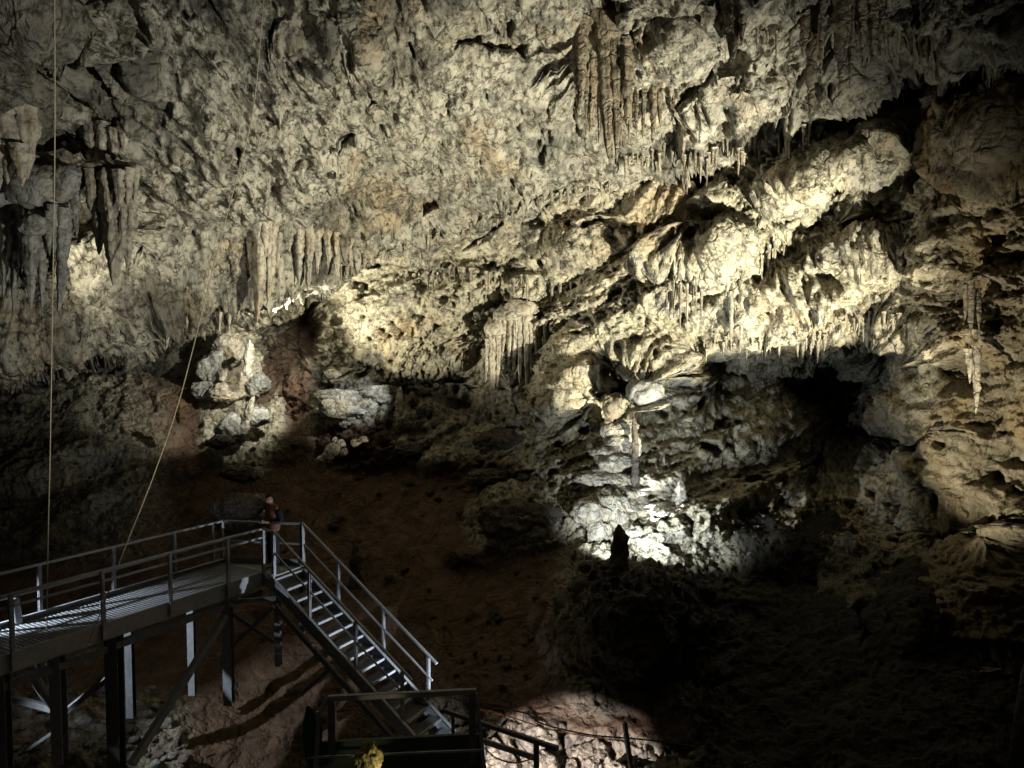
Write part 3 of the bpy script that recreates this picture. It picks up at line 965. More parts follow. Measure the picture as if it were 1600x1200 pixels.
# trestles under the walkway
sp = empty('support_trestle', A + L * 4 - UP * 2, 'steel trestle of columns and diagonal braces holding up the walkway', 'support frame')


def column(p, px, py_bot, w, mat, extra=0):
    top = p - UP * (.35 + extra)
    bz = P(px, py_bot, p.y).z
    return steel('column', ibeam(top, Vector((p.x, p.y, bz)), w, w, Vector((0, -1, 0)), .016), mat, sp, 0)


def on_near(px): return A + L * on_line(A, L, px)
def on_far(px): return F1 + L * on_line(F1, L, px)


column(on_near(358) + Wd * .08, 358, 1100, .19, M_STEEL)
column(on_near(180) + Wd * .08, 180, 1240, .24, M_DKSTEEL)
column(on_near(93) + Wd * .10, 93, 1190, .20, M_STEEL)
column(on_near(4) + Wd * .05, 4, 1240, .18, M_DKSTEEL)
column(on_far(297), 297, 1085, .15, M_STEEL)
column(on_far(200), 200, 1120, .15, M_DKSTEEL)
column(N2 + wv * .1, 432, 1040, .13, M_STEEL, -.1)
column(F2 + wv * -.05, 470, 1000, .10, M_DKSTEEL, -.1)
dn = on_near(358).y
steel('brace', [(P(352, 962, dn - .1), P(205, 1195, 13.6), .12, .14)], M_STEEL, sp)
steel('brace', [(P(362, 958, dn), P(428, 1003, dn - .1), .07, .08)], M_DKSTEEL, sp)
steel('brace', [(P(428, 948, dn), P(362, 1010, dn - .05), .07, .08)], M_DKSTEEL, sp)
steel('brace', [(P(362, 940, dn), P(430, 935, dn), .07, .09)], M_DKSTEEL, sp)
steel('brace', [(P(20, 1092, 14.1), P(104, 1114, 14.1), .09, .12)], M_DKSTEEL, sp)
steel('brace', [(P(102, 1112, 14.1), P(186, 1046, 14.6), .09, .11)], M_DKSTEEL, sp)
steel('brace', [(P(100, 1132, 14.2), P(30, 1180, 14.2), .05, .06)], M_DKSTEEL, sp)
steel('joint_plate', [(P(86, 1112, 13.85), P(104, 1112, 13.85), .14, .05)], M_STEEL, sp)
tube('curved_brace', spline([P(22, 936, 13.7), P(30, 985, 13.7), P(48, 1040, 13.75), P(66, 1080, 13.8), P(92, 1112, 13.95)], 8), .085, M_STEEL, sp, 10)
steel('brace', [(P(520, 1040, 16.2), P(470, 1085, 16.2), .07, .09)], M_DKSTEEL, sp)
steel('junction_box', [(P(-8, 1028, 13.4), P(10, 1028, 13.4), .25, .3)], M_DKSTEEL, sp)

# foreground platform
DP = 9.0
pf = empty('viewing_platform', P(620, 1180, DP), 'dark green boarded platform end with steel guard rail in front of the stair foot', 'platform')
steel('handrail', [(P(512, 1091, DP), P(744, 1080, DP), .06, .065), (P(512, 1091, DP), P(500, 1112, DP - .1), .05, .05)], M_STEEL, pf)
steel('post', [(P(519, 1096, DP), P(519, 1240, DP), .09, .09)], M_DKSTEEL, pf)
steel('post', [(P(738, 1084, DP), P(739, 1240, DP), .10, .09)], M_DKSTEEL, pf)
steel('post', [(P(744, 1082, DP - .05), P(761, 1240, DP - .3), .04, .04)], M_STEEL, pf)
steel('post', [(P(497, 1112, DP - .1), P(492, 1240, DP - .15), .05, .05)], M_STEEL, pf)
steel('mid_rail', [(P(480, 1184, DP - .25), P(756, 1172, DP - .25), .03, .028)], M_STEEL, pf)
mv = [P(500, 1160, DP + .02), P(752, 1147, DP + .02), P(762, 1290, DP - .2), P(498, 1290, DP - .2)]
mv2 = [q + Vector((0, .05, 0)) for q in mv]
mesh_obj('board', mv + mv2, [(0, 1, 2, 3), (7, 6, 5, 4), (0, 4, 5, 1), (1, 5, 6, 2), (2, 6, 7, 3), (3, 7, 4, 0)], M_GREEN, pf, False)
cl = rock('green_tarp', P(489, 1150, DP - .05), (.10, .09, .36), M_GREENCLOTH, 'crumpled green cloth bundle hanging on the left corner of the platform rail', 'cloth', None, 71, 4, .35, stretch=True)
rr_ = empty('guard_rail', P(780, 1160, 11.6), 'dull steel guard rail sloping down right beside the lit pink rock', 'railing')
steel('handrail', [(P(694, 1110, 12.6), P(872, 1170, 11.2), .07, .075)], M_DKSTEEL, rr_)
steel('post', [(P(838, 1158, 11.45), P(838, 1260, 11.45), .09, .09)], M_DKSTEEL, rr_)
steel('post', [(P(708, 1118, 12.45), P(708, 1200, 12.45), .06, .06)], M_DKSTEEL, rr_)
steel('mid_rail', [(P(746, 1155, 12.9), P(836, 1184, 12.5), .05, .10)], M_STEEL, rr_)
pr = empty('rail_post', P(985, 1190, 13.3), 'leaning steel rail post with a lit white edge at the bottom centre-right', 'post')
steel('post_shaft', [(P(976, 1128, 13.5), P(992, 1250, 13.2), .07, .08)], M_DKSTEEL, pr)
steel('post_face', [(P(994, 1180, 13.22), P(995, 1250, 13.1), .06, .03)], M_STEEL, pr)  # plain steel strip for the post's lit face, no lamp

# ropes and cables
rp = tube('rope', spline([P(80, -160, 10.5), P(85, 0, 11.6), P(85.5, 240, 12.7), P(82, 480, 13.4), P(78, 720, 13.4), P(75, 850, 13.4), P(72, 1064, 13.4)], 12), .011, M_ROPE)
tag(rp, 'thin pale rope hanging almost straight down past the left end of the walkway', 'rope')
rp = tube('rope', spline([P(416, -60, 12.5), P(409, 38, 12.9), P(394, 180, 13.5), P(364, 300, 14.0), P(330, 430, 14.3), P(283, 615, 13.9), P(243, 735, 13.6), P(193, 862, 13.4), P(140, 1000, 13.3), P(88, 1108, 13.3)], 12), .011, M_ROPE)
tag(rp, 'pale rope slanting from the ceiling down to the foot of the lit column', 'rope')
oc_ = tube('orange_cable', spline([P(744, 1108, 14.4), P(790, 1118, 14.4), P(860, 1140, 14.3), P(930, 1152, 14.2), P(990, 1160, 14.1)], 8), .012, M_ORANGE)
tag(oc_, 'thin orange cable running along the top of the pink rock', 'cable')
oc_ = tube('orange_cable', spline([P(757, 1168, 12.4), P(775, 1184, 12.4), P(805, 1192, 12.3), P(835, 1184, 12.2)], 8), .014, M_ORANGE)
tag(oc_, 'orange cable looping under the lit lower rail', 'cable')
bk = tube('black_cable', spline([P(690, 1080, 15.0), P(730, 1098, 14.8), P(820, 1114, 14.6), P(845, 1130, 14.5), P(920, 1148, 14.3), P(1010, 1156, 14.1), P(1090, 1168, 14)], 8), .016, M_BLACK)
tag(bk, 'black cable sagging across the top edge of the pink rock', 'cable')


# ================================================================== ADDED RIDGE OUT OF VIEW, CUT TO SHAPE THE BIG FLOODLIGHT'S SHADOW
def ridge():
    bp = [(-200, 660, 20), (0, 640, 21), (200, 620, 25), (330, 640, 30), (500, 590, 28), (560, 578, 28), (640, 578, 27.5), (700, 560, 27), (760, 590, 26.5), (830, 645, 25.5), (885, 665, 25), (925, 600, 25), (950, 562, 25), (1000, 548, 25), (1045, 560, 25), (1062, 525, 24.5), (1110, 514, 24.2),
          (1160, 524, 24.2), (1205, 512, 24), (1250, 502, 23.8), (1310, 482, 23.4), (1390, 470, 22.8), (1440, 492, 22.2), (1470, 540, 21), (1500, 575, 20), (1535, 603, 18.6)]
    ae = []
    for (px, py, dd) in bp:
        q = P(px, py, dd) - LAMP
        ae.append((math.atan2(q.x, q.y), q.z / math.hypot(q.x, q.y)))
    ae.sort()
    ae = [(ae[0][0] - .9, ae[0][1] - .05)] + ae + [(ae[-1][0] + .1, ae[-1][1] + .05), (ae[-1][0] + .5, ae[-1][1] + .1)]
    n = 260
    az = np.linspace(ae[0][0], ae[-1][0], n)
    te = np.interp(az, [a[0] for a in ae], [a[1] for a in ae])
    te = te + .05 * fbm(az * 30, az * 0, az * 0 + 3, 5, gain=.7) 
    vs = []
    prof = [(0, 0), (.05, -.06), (.16, -.35), (.30, -1.0), (.45, -2.6), (-.16, -2.6), (-.14, -1.0), (-.08, -.3), (-.04, -.06)]
    for k in range(n):
        r = 1.45 + .12 * math.sin(az[k] * 9) + .08 * math.sin(az[k] * 23)
        for (o, h) in prof:
            rr = r + o
            vs.append((LAMP.x + rr * math.sin(az[k]), LAMP.y + rr * math.cos(az[k]), LAMP.z + te[k] * r + h))
    m_ = len(prof)
    fs = [(k * m_ + j, k * m_ + (j + 1) % m_, (k + 1) * m_ + (j + 1) % m_, (k + 1) * m_ + j) for k in range(n - 1) for j in range(m_)]
    fs += [tuple(range(m_))[::-1], tuple((n - 1) * m_ + j for j in range(m_))]
    o = mesh_obj('shadow_ridge', vs, fs, M_DARKROCK)
    tag(o, 'jagged dark rock ridge added out of view to block part of the big floodlight', 'rock')


ridge()

# ================================================================== STALACTITES
cluster('stalactite_cluster', [(150, 262, 158, 398, 40), (176, 270, 180, 446, 44, -.3), (205, 300, 196, 424, 26, .1), (186, 266, 184, 330, 22, -.7), (168, 264, 170, 350, 20, -.5), (200, 262, 199, 322, 18, -.6), (212, 262, 210, 318, 16, -.4), (140, 264, 142, 330, 18, -.4), (194, 270, 191, 372, 14, -.5)],
        None, M_FLOW, 'broad flat-topped tan drapery stalactite ending in long tips, upper left', 'stalactite', cap=[(172, 266, 46, 12, .1), (185, 235, 60, 34, 1.6)], part='drapery', out=16.6)
cluster('stalactite_cluster', [(8, 300, 6, 470, 22), (22, 300, 22, 496, 20, .2), (36, 310, 33, 430, 18), (50, 345, 45, 482, 26, -.5), (66, 350, 64, 486, 18, -.4), (98, 325, 92, 494, 24, -.1), (112, 320, 100, 410, 16, .1), (84, 320, 86, 400, 18, -.2), (-14, 300, -10, 460, 24), (76, 330, 77, 400, 14, -.5), (118, 300, 119, 370, 14, .1)],
        None, M_GREYFLOW, 'grey jellyfish-shaped flowstone with long hanging tentacles at the far left', 'stalactite', cap=[(60, 300, 48, 40, .1), (100, 285, 34, 28, 0), (10, 315, 44, 24, .1), (52, 350, 22, 16, -.5), (70, 268, 50, 26, .6), (20, 250, 50, 40, 1.2)], part='tentacle', out=16.4)
cluster('stalactite_cluster', [(12, 150, 14, 288, 46), (40, 160, 44, 282, 34, .2), (-12, 160, -8, 300, 50), (30, 225, 32, 292, 26, -.2)], None, M_FLOW, 'rounded ochre bulging flowstone above the grey tentacled one', 'flowstone', part='fold', out=15.6)
cluster('stalactite_cluster', [(160, 190, 158, 262, 22), (178, 200, 178, 255, 20), (140, 190, 142, 250, 22, .1), (194, 190, 192, 240, 20)], None, M_FLOW, 'short dark flowstone folds just above the flat-topped drapery', 'flowstone', part='fold', out=16.9)
cluster('stalactite_cluster', [(404, 330, 405, 504, 26), (424, 320, 420, 478, 22, .2), (392, 340, 394, 455, 18, .2), (436, 340, 432, 430, 14, .2), (414, 330, 413, 400, 24, -.2)],
        None, M_FLOW, 'thick pair of brown-grey stalactites ending beside the dark slanting shadow', 'stalactite')
cluster('stalactite_cluster', [(262, 420, 262, 546, 28), (276, 420, 275, 500, 18, .1), (292, 425, 291, 515, 14, .1), (306, 425, 304, 508, 16), (318, 425, 320, 490, 12, .1), (345, 415, 343, 520, 16, .2), (360, 410, 358, 520, 15, .2), (374, 410, 372, 505, 14, .2)],
        None, M_FLOW, 'row of brown stalactites under the shelf in front of a bright gap, left of centre', 'stalactite')
cluster('stalactite_cluster', [(466, 345, 468, 452, 18), (482, 340, 483, 455, 18), (496, 345, 495, 430, 16), (510, 350, 512, 420, 15), (524, 350, 527, 440, 14), (450, 350, 450, 410, 14), (545, 370, 547, 415, 12), (568, 380, 570, 420, 12)],
        None, M_FLOW, 'grey row of stubby stalactites at the low edge of the ceiling', 'stalactite')
cluster('stalactite_cluster', [(908, 30, 910, 172, 30, -.5), (926, 40, 926, 206, 28, -.3), (942, 20, 946, 248, 32, -.8), (961, 50, 962, 258, 24, -.9), (978, 60, 977, 200, 24, -.5), (985, 130, 983, 220, 10, -.2), (995, 135, 994, 214, 8, -.2), (1006, 130, 1005, 218, 9, -.2), (1020, 120, 1022, 228, 14, -.2), (1031, 120, 1030, 200, 12, -.2), (970, 120, 969, 236, 9, -.9), (916, 100, 917, 190, 10, -.8), (952, 120, 953, 262, 9, -.9), (935, 120, 936, 225, 9, -.9)],
        None, M_BROWNFLOW, 'long brown stalactites hanging top centre, dark against the bright ceiling', 'stalactite', cap=[(945, 40, 46, 44, .2)])
cluster('stalactite_cluster', [(1148, -40, 1150, 102, 34), (1160, -40, 1162, 70, 22), (1136, -40, 1138, 90, 22), (1106, 60, 1105, 115, 8, .3), (1125, 60, 1125, 118, 7, .3)], None, M_BROWNFLOW, 'dark ragged stalactite at the top edge, right of the long brown ones', 'stalactite')
cluster('stalactite_cluster', [(1268, -20, 1271, 196, 24), (1256, -20, 1258, 90, 22), (1232, 0, 1233, 78, 12), (1247, 0, 1248, 80, 11), (1282, -20, 1280, 110, 16)], None, M_BROWNFLOW, 'long slender dark stalactite pointing at the recess, upper right', 'stalactite')
cluster('stalactite_cluster', [(1318, -40, 1321, 128, 36), (1332, -40, 1331, 132, 18, -.1), (1345, -40, 1344, 84, 28), (1364, -40, 1362, 94, 26), (1378, -40, 1381, 72, 16), (1306, -30, 1308, 70, 16)], None, M_BROWNFLOW, 'wide dark curtain of fused stalactites at the top right', 'stalactite')
cluster('stalactite_cluster', [(1516, 440, 1520, 524, 16), (1508, 445, 1510, 500, 10), (1528, 450, 1529, 522, 10), (1524, 540, 1524, 648, 16, -.3), (1514, 545, 1514, 600, 12, -.3)], 16.8, M_BROWNFLOW, 'thin stalactites hanging on the yellow right wall', 'stalactite')
cluster('stalactite_cluster', [(796, 478, 796, 575, 13), (804, 480, 803, 598, 10), (812, 478, 811, 612, 10), (820, 480, 823, 640, 11), (828, 486, 829, 612, 9), (788, 484, 786, 560, 10), (836, 494, 838, 566, 9), (779, 496, 777, 620, 11), (808, 478, 807, 556, 14), (824, 480, 823, 552, 13), (770, 520, 768, 656, 12), (762, 530, 760, 600, 8)],
        25.2, M_FLOW, 'pale organ-pipe drapery in the middle of the wall above a black slot', 'stalactite', cap=[(812, 482, 24, 15, .05), (795, 492, 24, 12, .1), (775, 515, 16, 16, .1)], part='pipe')
cluster('stalactite_cluster', [(852, 500, 850, 640, 16), (864, 505, 862, 600, 14), (876, 500, 872, 570, 12), (842, 505, 842, 560, 10)], 25.2, M_DARKROCK, 'dark brown columns just right of the pale organ pipes', 'stalactite', part='pipe')
cluster('stalactite_cluster', [(1142, 455, 1144, 548, 9), (1158, 470, 1158, 552, 9), (1149, 460, 1149, 500, 7)], 22.0, M_FLOW, 'two thin straight stalactites at the left lip of the dark grotto', 'stalactite')

# fringes of small drips: a few shapes copied along each lip
proto = []
for k in range(6):
    va, fs = spike_data((0, 0, 0), (0, 0, -1), .085, seed=300 + k, nseg=8, nring=6, blunt=.2)
    me = bpy.data.meshes.new('drip_stalactite')
    me.from_pydata([tuple(q) for q in va], [], fs)
    me.materials.append(M_FLOW)
    me.polygons.foreach_set('use_smooth', [True] * len(me.polygons))
    proto.append(me)


def fringe(pts, n, sheet, lmin, lmax, label, group, jit=8, fwd=.10):
    c = curve(pts)
    x0, x1 = pts[0][0], pts[-1][0]
    for i in range(n):
        px = x0 + (x1 - x0) * (i + R.uniform(-.4, .4)) / n
        py = float(c(px)) + R.uniform(-jit, jit * .4)
        q = sheet.at(px, py)
        o = bpy.data.objects.new('drip_stalactite', R.choice(proto))
        ln = R.uniform(lmin, lmax) * (1.5 if R.random() < .15 else 1)
        ln *= 1.35
        w = R.uniform(.4, .85)
        o.location = q + Vector((0, -fwd, .08))
        o.scale = (w, w, ln)
        o.rotation_euler = (0, 0, R.uniform(0, 6))
        col.objects.link(o)
        tag(o, label, 'stalactite', group)


fringe([(975, 240), (1050, 222), (1120, 200), (1200, 175), (1262, 150)], 46, C, .2, .6, 'small tan drip stalactite in the fringe along the ceiling lip right of centre', 'drips along the ceiling lip')
fringe([(1160, 400), (1200, 388), (1250, 372), (1300, 355), (1340, 340)], 34, W, .2, .6, 'small pale drip stalactite under the second rock ledge on the right', 'drips under the second ledge')
fringe([(1040, 430), (1070, 425), (1110, 430)], 16, W, .4, .9, 'thin pale drip streaking the bright wall below the dark recess', 'drips on the bright wall')
fringe([(1100, 520), (1210, 510), (1300, 486), (1390, 470), (1450, 500)], 40, W, .12, .4, 'short drip stalactite along the arched lip of the dark grotto', 'drips along the grotto arch')
fringe([(520, 415), (600, 392), (660, 375), (760, 330), (850, 300), (960, 272)], 36, C, .12, .45, 'tiny grey drip stalactite along the low ceiling edge in the centre', 'drips along the central ceiling edge')
fringe([(120, 590), (200, 570), (250, 556), (330, 505)], 22, C, .2, .5, 'tiny drip stalactite under the bottom edge of the left shelf', 'drips under the left shelf')
fringe([(40, 610), (70, 608), (98, 606)], 10, C, .5, 1.0, 'pale drip stalactite in the lit patch below the far left shelf', 'drips in the lit patch at far left')
fringe([(620, 440), (700, 430), (800, 440), (880, 450), (920, 440)], 24, W, .3, .8, 'thin ochre drip stalactite on the bright central wall', 'drips on the central wall')
fringe([(1180, 30), (1300, 0), (1420, 30), (1500, 20)], 22, C, .3, .8, 'thin dark drip stalactite near the top right edge', 'drips at the top right')

# ================================================================== STALAGMITES, SHELVES AND BOULDERS
def stalagmite(px, pb, pt, w, sheet, mat, label, seed, dd=None, pxt=None, blunt=.45, shape=.5):
    d_ = dd if dd else sheet.depth(px, pb) - .05
    o = spike('stalagmite', P(px, pb + 8, d_), P(pxt or px, pt, d_), w / 2 * d_ / FPX, mat, seed=seed, nseg=30, nring=20, blunt=blunt, shape=shape, flute=.12)
    return tag(o, label, 'stalagmite')


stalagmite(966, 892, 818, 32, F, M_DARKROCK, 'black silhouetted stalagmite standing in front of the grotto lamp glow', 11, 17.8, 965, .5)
stalagmite(556, 912, 842, 17, F, M_DARKROCK, 'slim brown stalagmite standing behind the staircase rail', 12, None, 553, .7)
stalagmite(1066, 800, 748, 22, F, M_PALEROCK, 'stout pale stalagmite on the lit grotto ledge', 13, 21.2, 1062, .8)
stalagmite(1037, 764, 712, 10, W, M_PALEROCK, 'thin white stalagmite against the grotto wall', 14, 22.2, 1037, .6)
stalagmite(380, 668, 618, 13, F, M_PALEROCK, 'leaning broken pale stalagmite above the boulders on the left slope', 15, 26.6, 398, .9)
stalagmite(388, 580, 530, 15, W, M_PALEROCK, 'upright white stalagmite stump beside the dark slanting shadow', 16, 27.5, 388, .9)
stalagmite(282, 652, 622, 11, F, plain_mat('ochre_calcite', (.07, .04, .015), .8, 0, .2, .4, 9, .4), 'small orange-brown stalagmite behind the slanting rope', 17, 26.5, 280, .8)
stalagmite(622, 655, 604, 13, F, M_FLOW, 'small knobbly stalagmite right of the bright round boulders', 18, 26.4, 624, .8)
stalagmite(992, 752, 648, 12, W, M_DARKROCK, 'tall thin dark column left of the grotto wall', 19, 21.4, 991, .9, .2)

# toadstool shelf
ts = empty('flowstone_shelf', P(1015, 636, 22), 'toadstool-like rock with a dark knob and a thin white flat lip above the grotto', 'rock shelf')
vs, fs = rock_data(31, 4, (.50, .45, .42), .25)
mesh_obj('knob', vs + np.array(P(1008, 612, 22)), fs, M_GREYFLOW, ts)
vs, fs = rock_data(33, 4, (.66, .5, .075), .25)
vs[:, 2] += vs[:, 0] * .14
mesh_obj('lip', vs + np.array(P(1016, 637, 21.9)), fs, M_PALEROCK, ts)

# stacked pillar left of the dark column
for i, (px, py, rx, ry) in enumerate([(956, 672, 17, 13), (962, 690, 26, 10), (946, 705, 22, 10), (958, 722, 34, 14), (975, 668, 20, 12), (980, 700, 18, 24), (950, 745, 40, 14), (975, 765, 44, 16)]):
    lab = ['small lumpy', 'flat', 'narrow', 'wide', 'pale upper', 'tall upright', 'broad', 'lowest broad'][i]
    rock('rock', P(px, py, 21.9), (rx * 21.9 / FPX, rx * 21.9 / FPX * .7, ry * 21.9 / FPX), M_PALEROCK, lab + ' block in the pale stacked rock pillar left of the grotto', 'rock', 'blocks of the stacked pillar', 40 + i, 4, .4)
# lit stones on the grotto ledge
for i, (px, py, rx, ry, d_) in enumerate([(998, 848, 22, 26, 19.6), (1010, 862, 16, 14, 19.4), (930, 800, 32, 20, 20.2), (955, 790, 30, 22, 20.4), (990, 790, 34, 16, 20.6), (1035, 800, 40, 14, 20.6), (1085, 808, 28, 12, 20.6), (1112, 818, 12, 12, 20.4), (1146, 812, 20, 10, 20.8), (1163, 795, 7, 9, 20.9), (1082, 775, 16, 10, 21.0), (940, 840, 20, 28, 19.9)]):
    d_ += .9
    rock('rock', P(px, py, d_), (rx * d_ / FPX, rx * d_ / FPX * .8, ry * d_ / FPX), M_PALEROCK,
         ['bright white rounded rock right beside the black stalagmite', 'small pale rock at the foot of the bright white one', 'rugged pale rock at the left edge of the grotto glow', 'craggy pale rock above the left edge of the glow', 'flat pale rock above the black stalagmite', 'low wide pale rock in the middle of the grotto ledge',
          'low pale rock under the stout pale stalagmite', 'small white upright knob on the grotto ledge', 'small pale stone near the right end of the grotto ledge', 'tiny white knob at the right end of the grotto ledge', 'small pale rock right of the stout pale stalagmite', 'tall pale rock left of the black stalagmite'][i], 'rock', None, 60 + i, 4, .42)
# round stones below the black stalagmite
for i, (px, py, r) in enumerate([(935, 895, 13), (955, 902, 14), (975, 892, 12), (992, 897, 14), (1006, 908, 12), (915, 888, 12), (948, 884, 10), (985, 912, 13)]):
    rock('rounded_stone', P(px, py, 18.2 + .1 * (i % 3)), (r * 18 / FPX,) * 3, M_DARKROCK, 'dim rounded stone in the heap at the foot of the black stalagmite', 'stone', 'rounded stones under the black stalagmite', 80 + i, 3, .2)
# boulders
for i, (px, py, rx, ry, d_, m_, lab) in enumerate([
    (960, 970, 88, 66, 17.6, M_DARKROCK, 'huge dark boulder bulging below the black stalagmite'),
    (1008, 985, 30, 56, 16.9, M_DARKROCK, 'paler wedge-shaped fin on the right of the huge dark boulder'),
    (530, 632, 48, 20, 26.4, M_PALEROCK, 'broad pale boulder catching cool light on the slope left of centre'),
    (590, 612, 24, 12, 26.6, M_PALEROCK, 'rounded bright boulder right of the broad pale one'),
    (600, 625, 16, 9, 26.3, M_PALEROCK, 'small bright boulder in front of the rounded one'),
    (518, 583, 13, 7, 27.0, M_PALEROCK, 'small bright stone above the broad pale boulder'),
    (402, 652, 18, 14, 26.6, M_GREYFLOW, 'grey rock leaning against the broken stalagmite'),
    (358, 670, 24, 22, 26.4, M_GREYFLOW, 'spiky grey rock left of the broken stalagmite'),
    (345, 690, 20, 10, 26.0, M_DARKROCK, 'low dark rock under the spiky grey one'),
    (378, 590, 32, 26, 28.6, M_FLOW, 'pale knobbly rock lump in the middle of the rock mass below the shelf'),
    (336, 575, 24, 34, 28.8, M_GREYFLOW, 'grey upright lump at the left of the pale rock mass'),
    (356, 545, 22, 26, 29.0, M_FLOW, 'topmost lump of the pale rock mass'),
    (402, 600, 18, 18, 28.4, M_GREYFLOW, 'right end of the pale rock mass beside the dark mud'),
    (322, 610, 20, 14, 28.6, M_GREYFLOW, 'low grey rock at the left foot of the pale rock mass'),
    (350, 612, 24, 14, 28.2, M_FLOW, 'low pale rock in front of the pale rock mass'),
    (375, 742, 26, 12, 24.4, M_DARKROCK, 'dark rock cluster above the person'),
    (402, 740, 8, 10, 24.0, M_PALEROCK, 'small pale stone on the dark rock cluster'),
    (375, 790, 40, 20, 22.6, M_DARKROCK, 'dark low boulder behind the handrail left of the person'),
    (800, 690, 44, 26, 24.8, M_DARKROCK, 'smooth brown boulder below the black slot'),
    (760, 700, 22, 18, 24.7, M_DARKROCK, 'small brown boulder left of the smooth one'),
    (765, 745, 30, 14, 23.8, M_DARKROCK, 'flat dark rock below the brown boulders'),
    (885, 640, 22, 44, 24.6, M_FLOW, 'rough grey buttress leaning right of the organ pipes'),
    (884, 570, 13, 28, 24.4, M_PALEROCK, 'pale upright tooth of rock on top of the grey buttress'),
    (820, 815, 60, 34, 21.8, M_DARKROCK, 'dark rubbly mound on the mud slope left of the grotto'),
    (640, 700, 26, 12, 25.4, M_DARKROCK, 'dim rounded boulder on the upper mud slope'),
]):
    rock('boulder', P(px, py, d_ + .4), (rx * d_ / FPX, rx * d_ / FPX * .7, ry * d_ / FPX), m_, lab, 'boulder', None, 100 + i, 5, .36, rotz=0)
# yellow-lit stones
for i, (px, py, rx, ry) in enumerate([(522, 702, 13, 9), (511, 714, 10, 8), (500, 719, 9, 6), (533, 693, 7, 6), (523, 688, 4, 5), (556, 692, 8, 6), (568, 687, 8, 5), (537, 706, 6, 6)]):
    rock('stone', P(px, py, 24.3), (rx * 24.3 / FPX,) * 2 + (ry * 24.3 / FPX,), M_PALEROCK, 'bright yellow-white stone in the little lit heap on the mud slope', 'stone', 'bright stones in the lit heap', 140 + i, 3, .3)
# yellow foreground rock in front of the green board
rock('rock', P(577, 1186, 8.2), (.15, .14, .20), rock_mat('yellow_rock', cream=(.42, .38, .16), ochre=(.28, .2, .07), scale=5, attrs=False, bump=.4), 'mustard-lit rock tip in front of the dark green board, bottom edge', 'rock', None, 163, 5, .25)
# rubble below the walkway and stones on the slope
rp_ = []
for k in range(8):
    vs, fs = rock_data(200 + k, 3, (1, .85, .7), .25)
    me = bpy.data.meshes.new('stone'); me.from_pydata([tuple(q) for q in vs], [], fs)
    me.materials.append([M_PINK, M_PALEROCK, M_PINK, M_GREYFLOW][k % 4])
    me.polygons.foreach_set('use_smooth', [True] * len(me.polygons)); rp_.append(me)
dkr = []
for k in range(5):
    me = rp_[k].copy(); me.materials.clear(); me.materials.append(M_DARKROCK); dkr.append(me)


def scatter(n, fx, fy, r0, r1, meshes, label, group):
    for i in range(n):
        px, py = fx(), fy()
        q = F.at(px, py)
        o = bpy.data.objects.new('stone', R.choice(meshes))
        r = r0 + (r1 - r0) * R.random() ** 2.5
        o.location = q + Vector((0, -.03, r * .3)); o.scale = (r, r * R.uniform(.7, 1), r * R.uniform(.7, 1))
        o.rotation_euler = (R.uniform(-.5, .5), R.uniform(-.5, .5), R.uniform(0, 6))
        col.objects.link(o); tag(o, label, 'stone', group)


scatter(150, lambda: R.uniform(-20, 290), lambda: R.uniform(1075, 1200), .05, .22, rp_, 'loose pinkish-grey stone in the rubble under the walkway', 'rubble under the walkway')
scatter(60, lambda: R.uniform(640, 830), lambda: R.uniform(960, 1080), .03, .11, dkr, 'small dark stone lying on the lower mud slope right of the stairs', 'stones on the lower slope')
scatter(80, lambda: R.uniform(380, 860), lambda: R.uniform(690, 940), .04, .22, dkr, 'small dark stone lying on the upper mud slope', 'stones on the upper slope')

# ================================================================== PERSON
M_SKIN = plain_mat('skin', (.50, .28, .20), .5, 0, .3, .1)
M_JACKET = plain_mat('brown_jacket', (.17, .075, .045), .85, 0, .2, .25, 20, .3)
M_SLEEVE = plain_mat('dark_sleeve', (.02, .02, .028), .85, 0, .2, .25, 20, .3)
M_TROUSER = plain_mat('dark_trousers', (.015, .016, .02), .85, 0, .2, .25, 20, .3)
M_HAIR = plain_mat('black_hair', (.01, .009, .008), .6, 0, .3, .2, 30)
M_SHOE = plain_mat('pale_shoe', (.55, .56, .55), .6, 0, .3, .1)
M_PHONE = plain_mat('phone', (.02, .02, .03), .3, 0, .5, .1)


def skin_mesh(name, joints, edges, mat, parent, sub=2):
    me = bpy.data.meshes.new(name)
    me.from_pydata([j[:3] for j in joints], edges, [])
    me.materials.append(mat)
    o = bpy.data.objects.new(name, me)
    col.objects.link(o)
    m = o.modifiers.new('skin', 'SKIN'); m.use_smooth_shade = True
    sv = me.skin_vertices[0].data
    for i, j in enumerate(joints):
        r = j[3]
        sv[i].radius = r if isinstance(r, tuple) else (r, r)
        sv[i].use_root = (i == 0)
    s = o.modifiers.new('sub', 'SUBSURF'); s.levels = sub; s.render_levels = sub
    if parent:
        o.parent = parent
    return o


pp = PZ(428, 888, ZD)
person = empty('person', pp, 'person in a brown jacket with dark sleeves standing on the landing looking down', 'person')
person.rotation_euler = (0, 0, math.radians(-38))  # local -Y is the way the person faces; turned towards the left
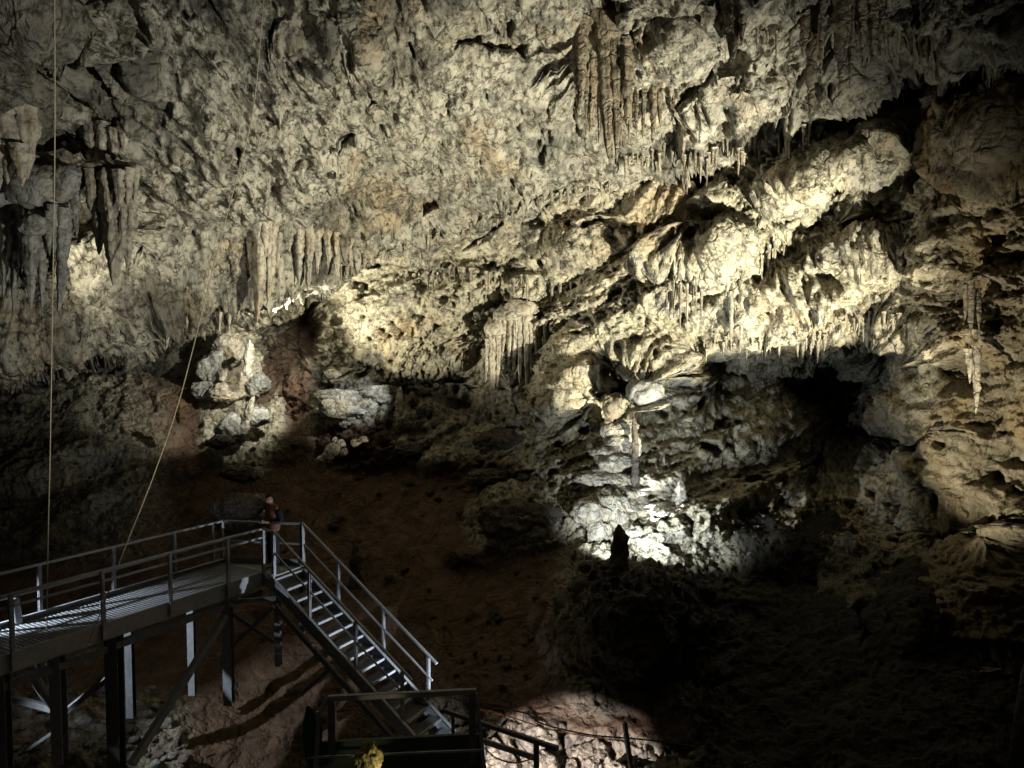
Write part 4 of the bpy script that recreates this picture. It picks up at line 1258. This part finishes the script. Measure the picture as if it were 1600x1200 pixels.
# local axes: x = person's left-right, -y = forward
body_j = [(0, 0, .95, (.08, .07)), (0, 0, 1.10, (.09, .07)), (0, -.01, 1.28, (.12, .08)), (0, -.01, 1.42, (.08, .06)), (0, -.02, 1.50, (.055, .055)), (0, -.045, 1.56, (.05, .055)),
          (.09, 0, .88, (.055, .055)), (.10, -.01, .50, (.045, .045)), (.105, .02, .09, (.03, .03)), (.11, -.10, .045, (.035, .03)),
          (-.09, 0, .88, (.055, .055)), (-.11, -.03, .50, (.045, .045)), (-.12, .0, .09, (.03, .03)), (-.125, -.12, .045, (.035, .03)),
          (.18, 0, 1.40, (.045, .045)), (.25, .04, 1.14, (.04, .04)), (.12, -.22, 1.14, (.03, .03)), (.07, -.29, 1.17, (.03, .022)),
          (-.18, 0, 1.40, (.045, .045)), (-.25, .04, 1.14, (.04, .04)), (-.12, -.22, 1.13, (.03, .03)), (-.07, -.29, 1.16, (.03, .022))]
body_e = [(0, 1), (1, 2), (2, 3), (3, 4), (4, 5), (0, 6), (6, 7), (7, 8), (8, 9), (0, 10), (10, 11), (11, 12), (12, 13), (3, 14), (14, 15), (15, 16), (16, 17), (3, 18), (18, 19), (19, 20), (20, 21)]
skin_mesh('body', body_j, body_e, M_SKIN, person)
# head with face
hv, hf = ico(4)
hv = hv.copy()
x_, y_, z_ = hv[:, 0], hv[:, 1], hv[:, 2]
sc = np.stack([x_ * .078 * (1 - .22 * smooth(0, 1, -z_)), y_ * .098, z_ * .118], -1)
front = smooth(.3, 1, -y_)
sc[:, 1] -= .030 * np.exp(-((x_ / .16) ** 2 + ((z_ + .12) / .22) ** 2)) * front      # nose
sc[:, 1] += .014 * (np.exp(-(((x_ - .38) / .2) ** 2 + ((z_ - .08) / .14) ** 2)) + np.exp(-(((x_ + .38) / .2) ** 2 + ((z_ - .08) / .14) ** 2))) * front   # eye sockets
sc[:, 1] -= .008 * np.exp(-((x_ / .3) ** 2 + ((z_ + .50) / .09) ** 2)) * front       # lips
sc[:, 1] -= .012 * np.exp(-((x_ / .3) ** 2 + ((z_ + .85) / .16) ** 2)) * front       # chin
for sx in (-1, 1):
    sc[:, 0] += sx * .016 * np.exp(-(((x_ - sx) / .25) ** 2 + ((y_ - .05) / .22) ** 2 + ((z_ + .02) / .28) ** 2))
Rt = np.array(Euler((math.radians(22), 0, 0)).to_matrix())
hd = sc @ Rt.T + np.array([0, -.07, 1.655])
ho = mesh_obj('head', hd, hf, M_SKIN, None); ho.parent = person
hair = sc * np.array([1.13, 1.10, 1.10]) + np.array([0, .012, .008])
keep_ = (z_ > .45) | (y_ > -.12)
hair[:, 1] += .05 * np.exp(-((x_ / .5) ** 2 + ((z_ + .1) / .4) ** 2)) * (y_ > .3)   # bun at the nape
ff = [f for f in hf if all(keep_[i] for i in f)]
hr = mesh_obj('hair', hair @ Rt.T + np.array([0, -.07, 1.655]), ff, M_HAIR, None); hr.parent = person
m = hr.modifiers.new('solid', 'SOLIDIFY'); m.thickness = .012
jk = [(0, 0, .84, (.20, .15)), (0, 0, 1.05, (.21, .155)), (0, -.01, 1.28, (.22, .16)), (0, -.01, 1.43, (.17, .13)), (0, -.01, 1.54, (.10, .10))]
skin_mesh('jacket', jk, [(0, 1), (1, 2), (2, 3), (3, 4)], M_JACKET, person)
skin_mesh('trouser_seat', [(0, 0, .98, (.165, .125)), (0, 0, .88, (.175, .135))], [(0, 1)], M_TROUSER, person)
for sx in (1, -1):
    skin_mesh('sleeve', [(sx * .15, 0, 1.41, .082), (sx * .215, .01, 1.36, .08), (sx * .265, .04, 1.14, .066), (sx * .13, -.21, 1.135, .05)], [(0, 1), (1, 2), (2, 3)], M_SLEEVE, person)
    lx = sx * 1.0
    kn = -.01 if sx > 0 else -.03
    skin_mesh('trouser_leg', [(sx * .05, 0, .93, .10), (sx * .09, 0, .80, .105), (sx * .105, kn, .50, .078), (sx * .11, .02 if sx > 0 else 0, .10, .062)], [(0, 1), (1, 2), (2, 3)], M_TROUSER, person)
    fy = -.0 if sx > 0 else -.02
    skin_mesh('shoe', [(sx * .11, .06 + fy, .05, (.042, .045)), (sx * .115, -.04 + fy, .048, (.048, .045)), (sx * .12, -.15 + fy, .036, (.045, .03))], [(0, 1), (1, 2)], M_SHOE, person)
    # hand: palm, four fingers curled round the phone, thumb
    hx, hy, hz = sx * .065, -.285, 1.165
    hj = [(hx + sx * .04, hy + .05, hz - .01, .022), (hx + sx * .012, hy + .01, hz, (.03, .014))]
    he = [(0, 1)]
    for q in range(4):
        b = len(hj)
        ln = (.034, .038, .036, .028)[q]
        zz = hz + .028 - .018 * q
        hj += [(hx - sx * .004, hy - .012, zz, .0095), (hx - sx * .012, hy - .012 - ln, zz + .002, .0085), (hx - sx * .036, hy - .012 - ln * .9, zz + .004, .008)]
        he += [(1, b), (b, b + 1), (b + 1, b + 2)]
    b = len(hj)
    hj += [(hx - sx * .002, hy + .004, hz + .032, .0105), (hx - sx * .024, hy - .006, hz + .048, .009)]
    he += [(1, b), (b, b + 1)]
    skin_mesh('hand', hj, he, M_SKIN, person)
ph = steel('phone', [(Vector((0, -.315, 1.13)), Vector((0, -.335, 1.27)), .075, .009, Vector((0, -1, 0)))], M_PHONE, None, .003)
ph.matrix_world = Matrix.Translation(pp) @ Euler((0, 0, math.radians(-38))).to_matrix().to_4x4()
tag(ph, 'dark phone held in the hands of the standing person', 'phone')
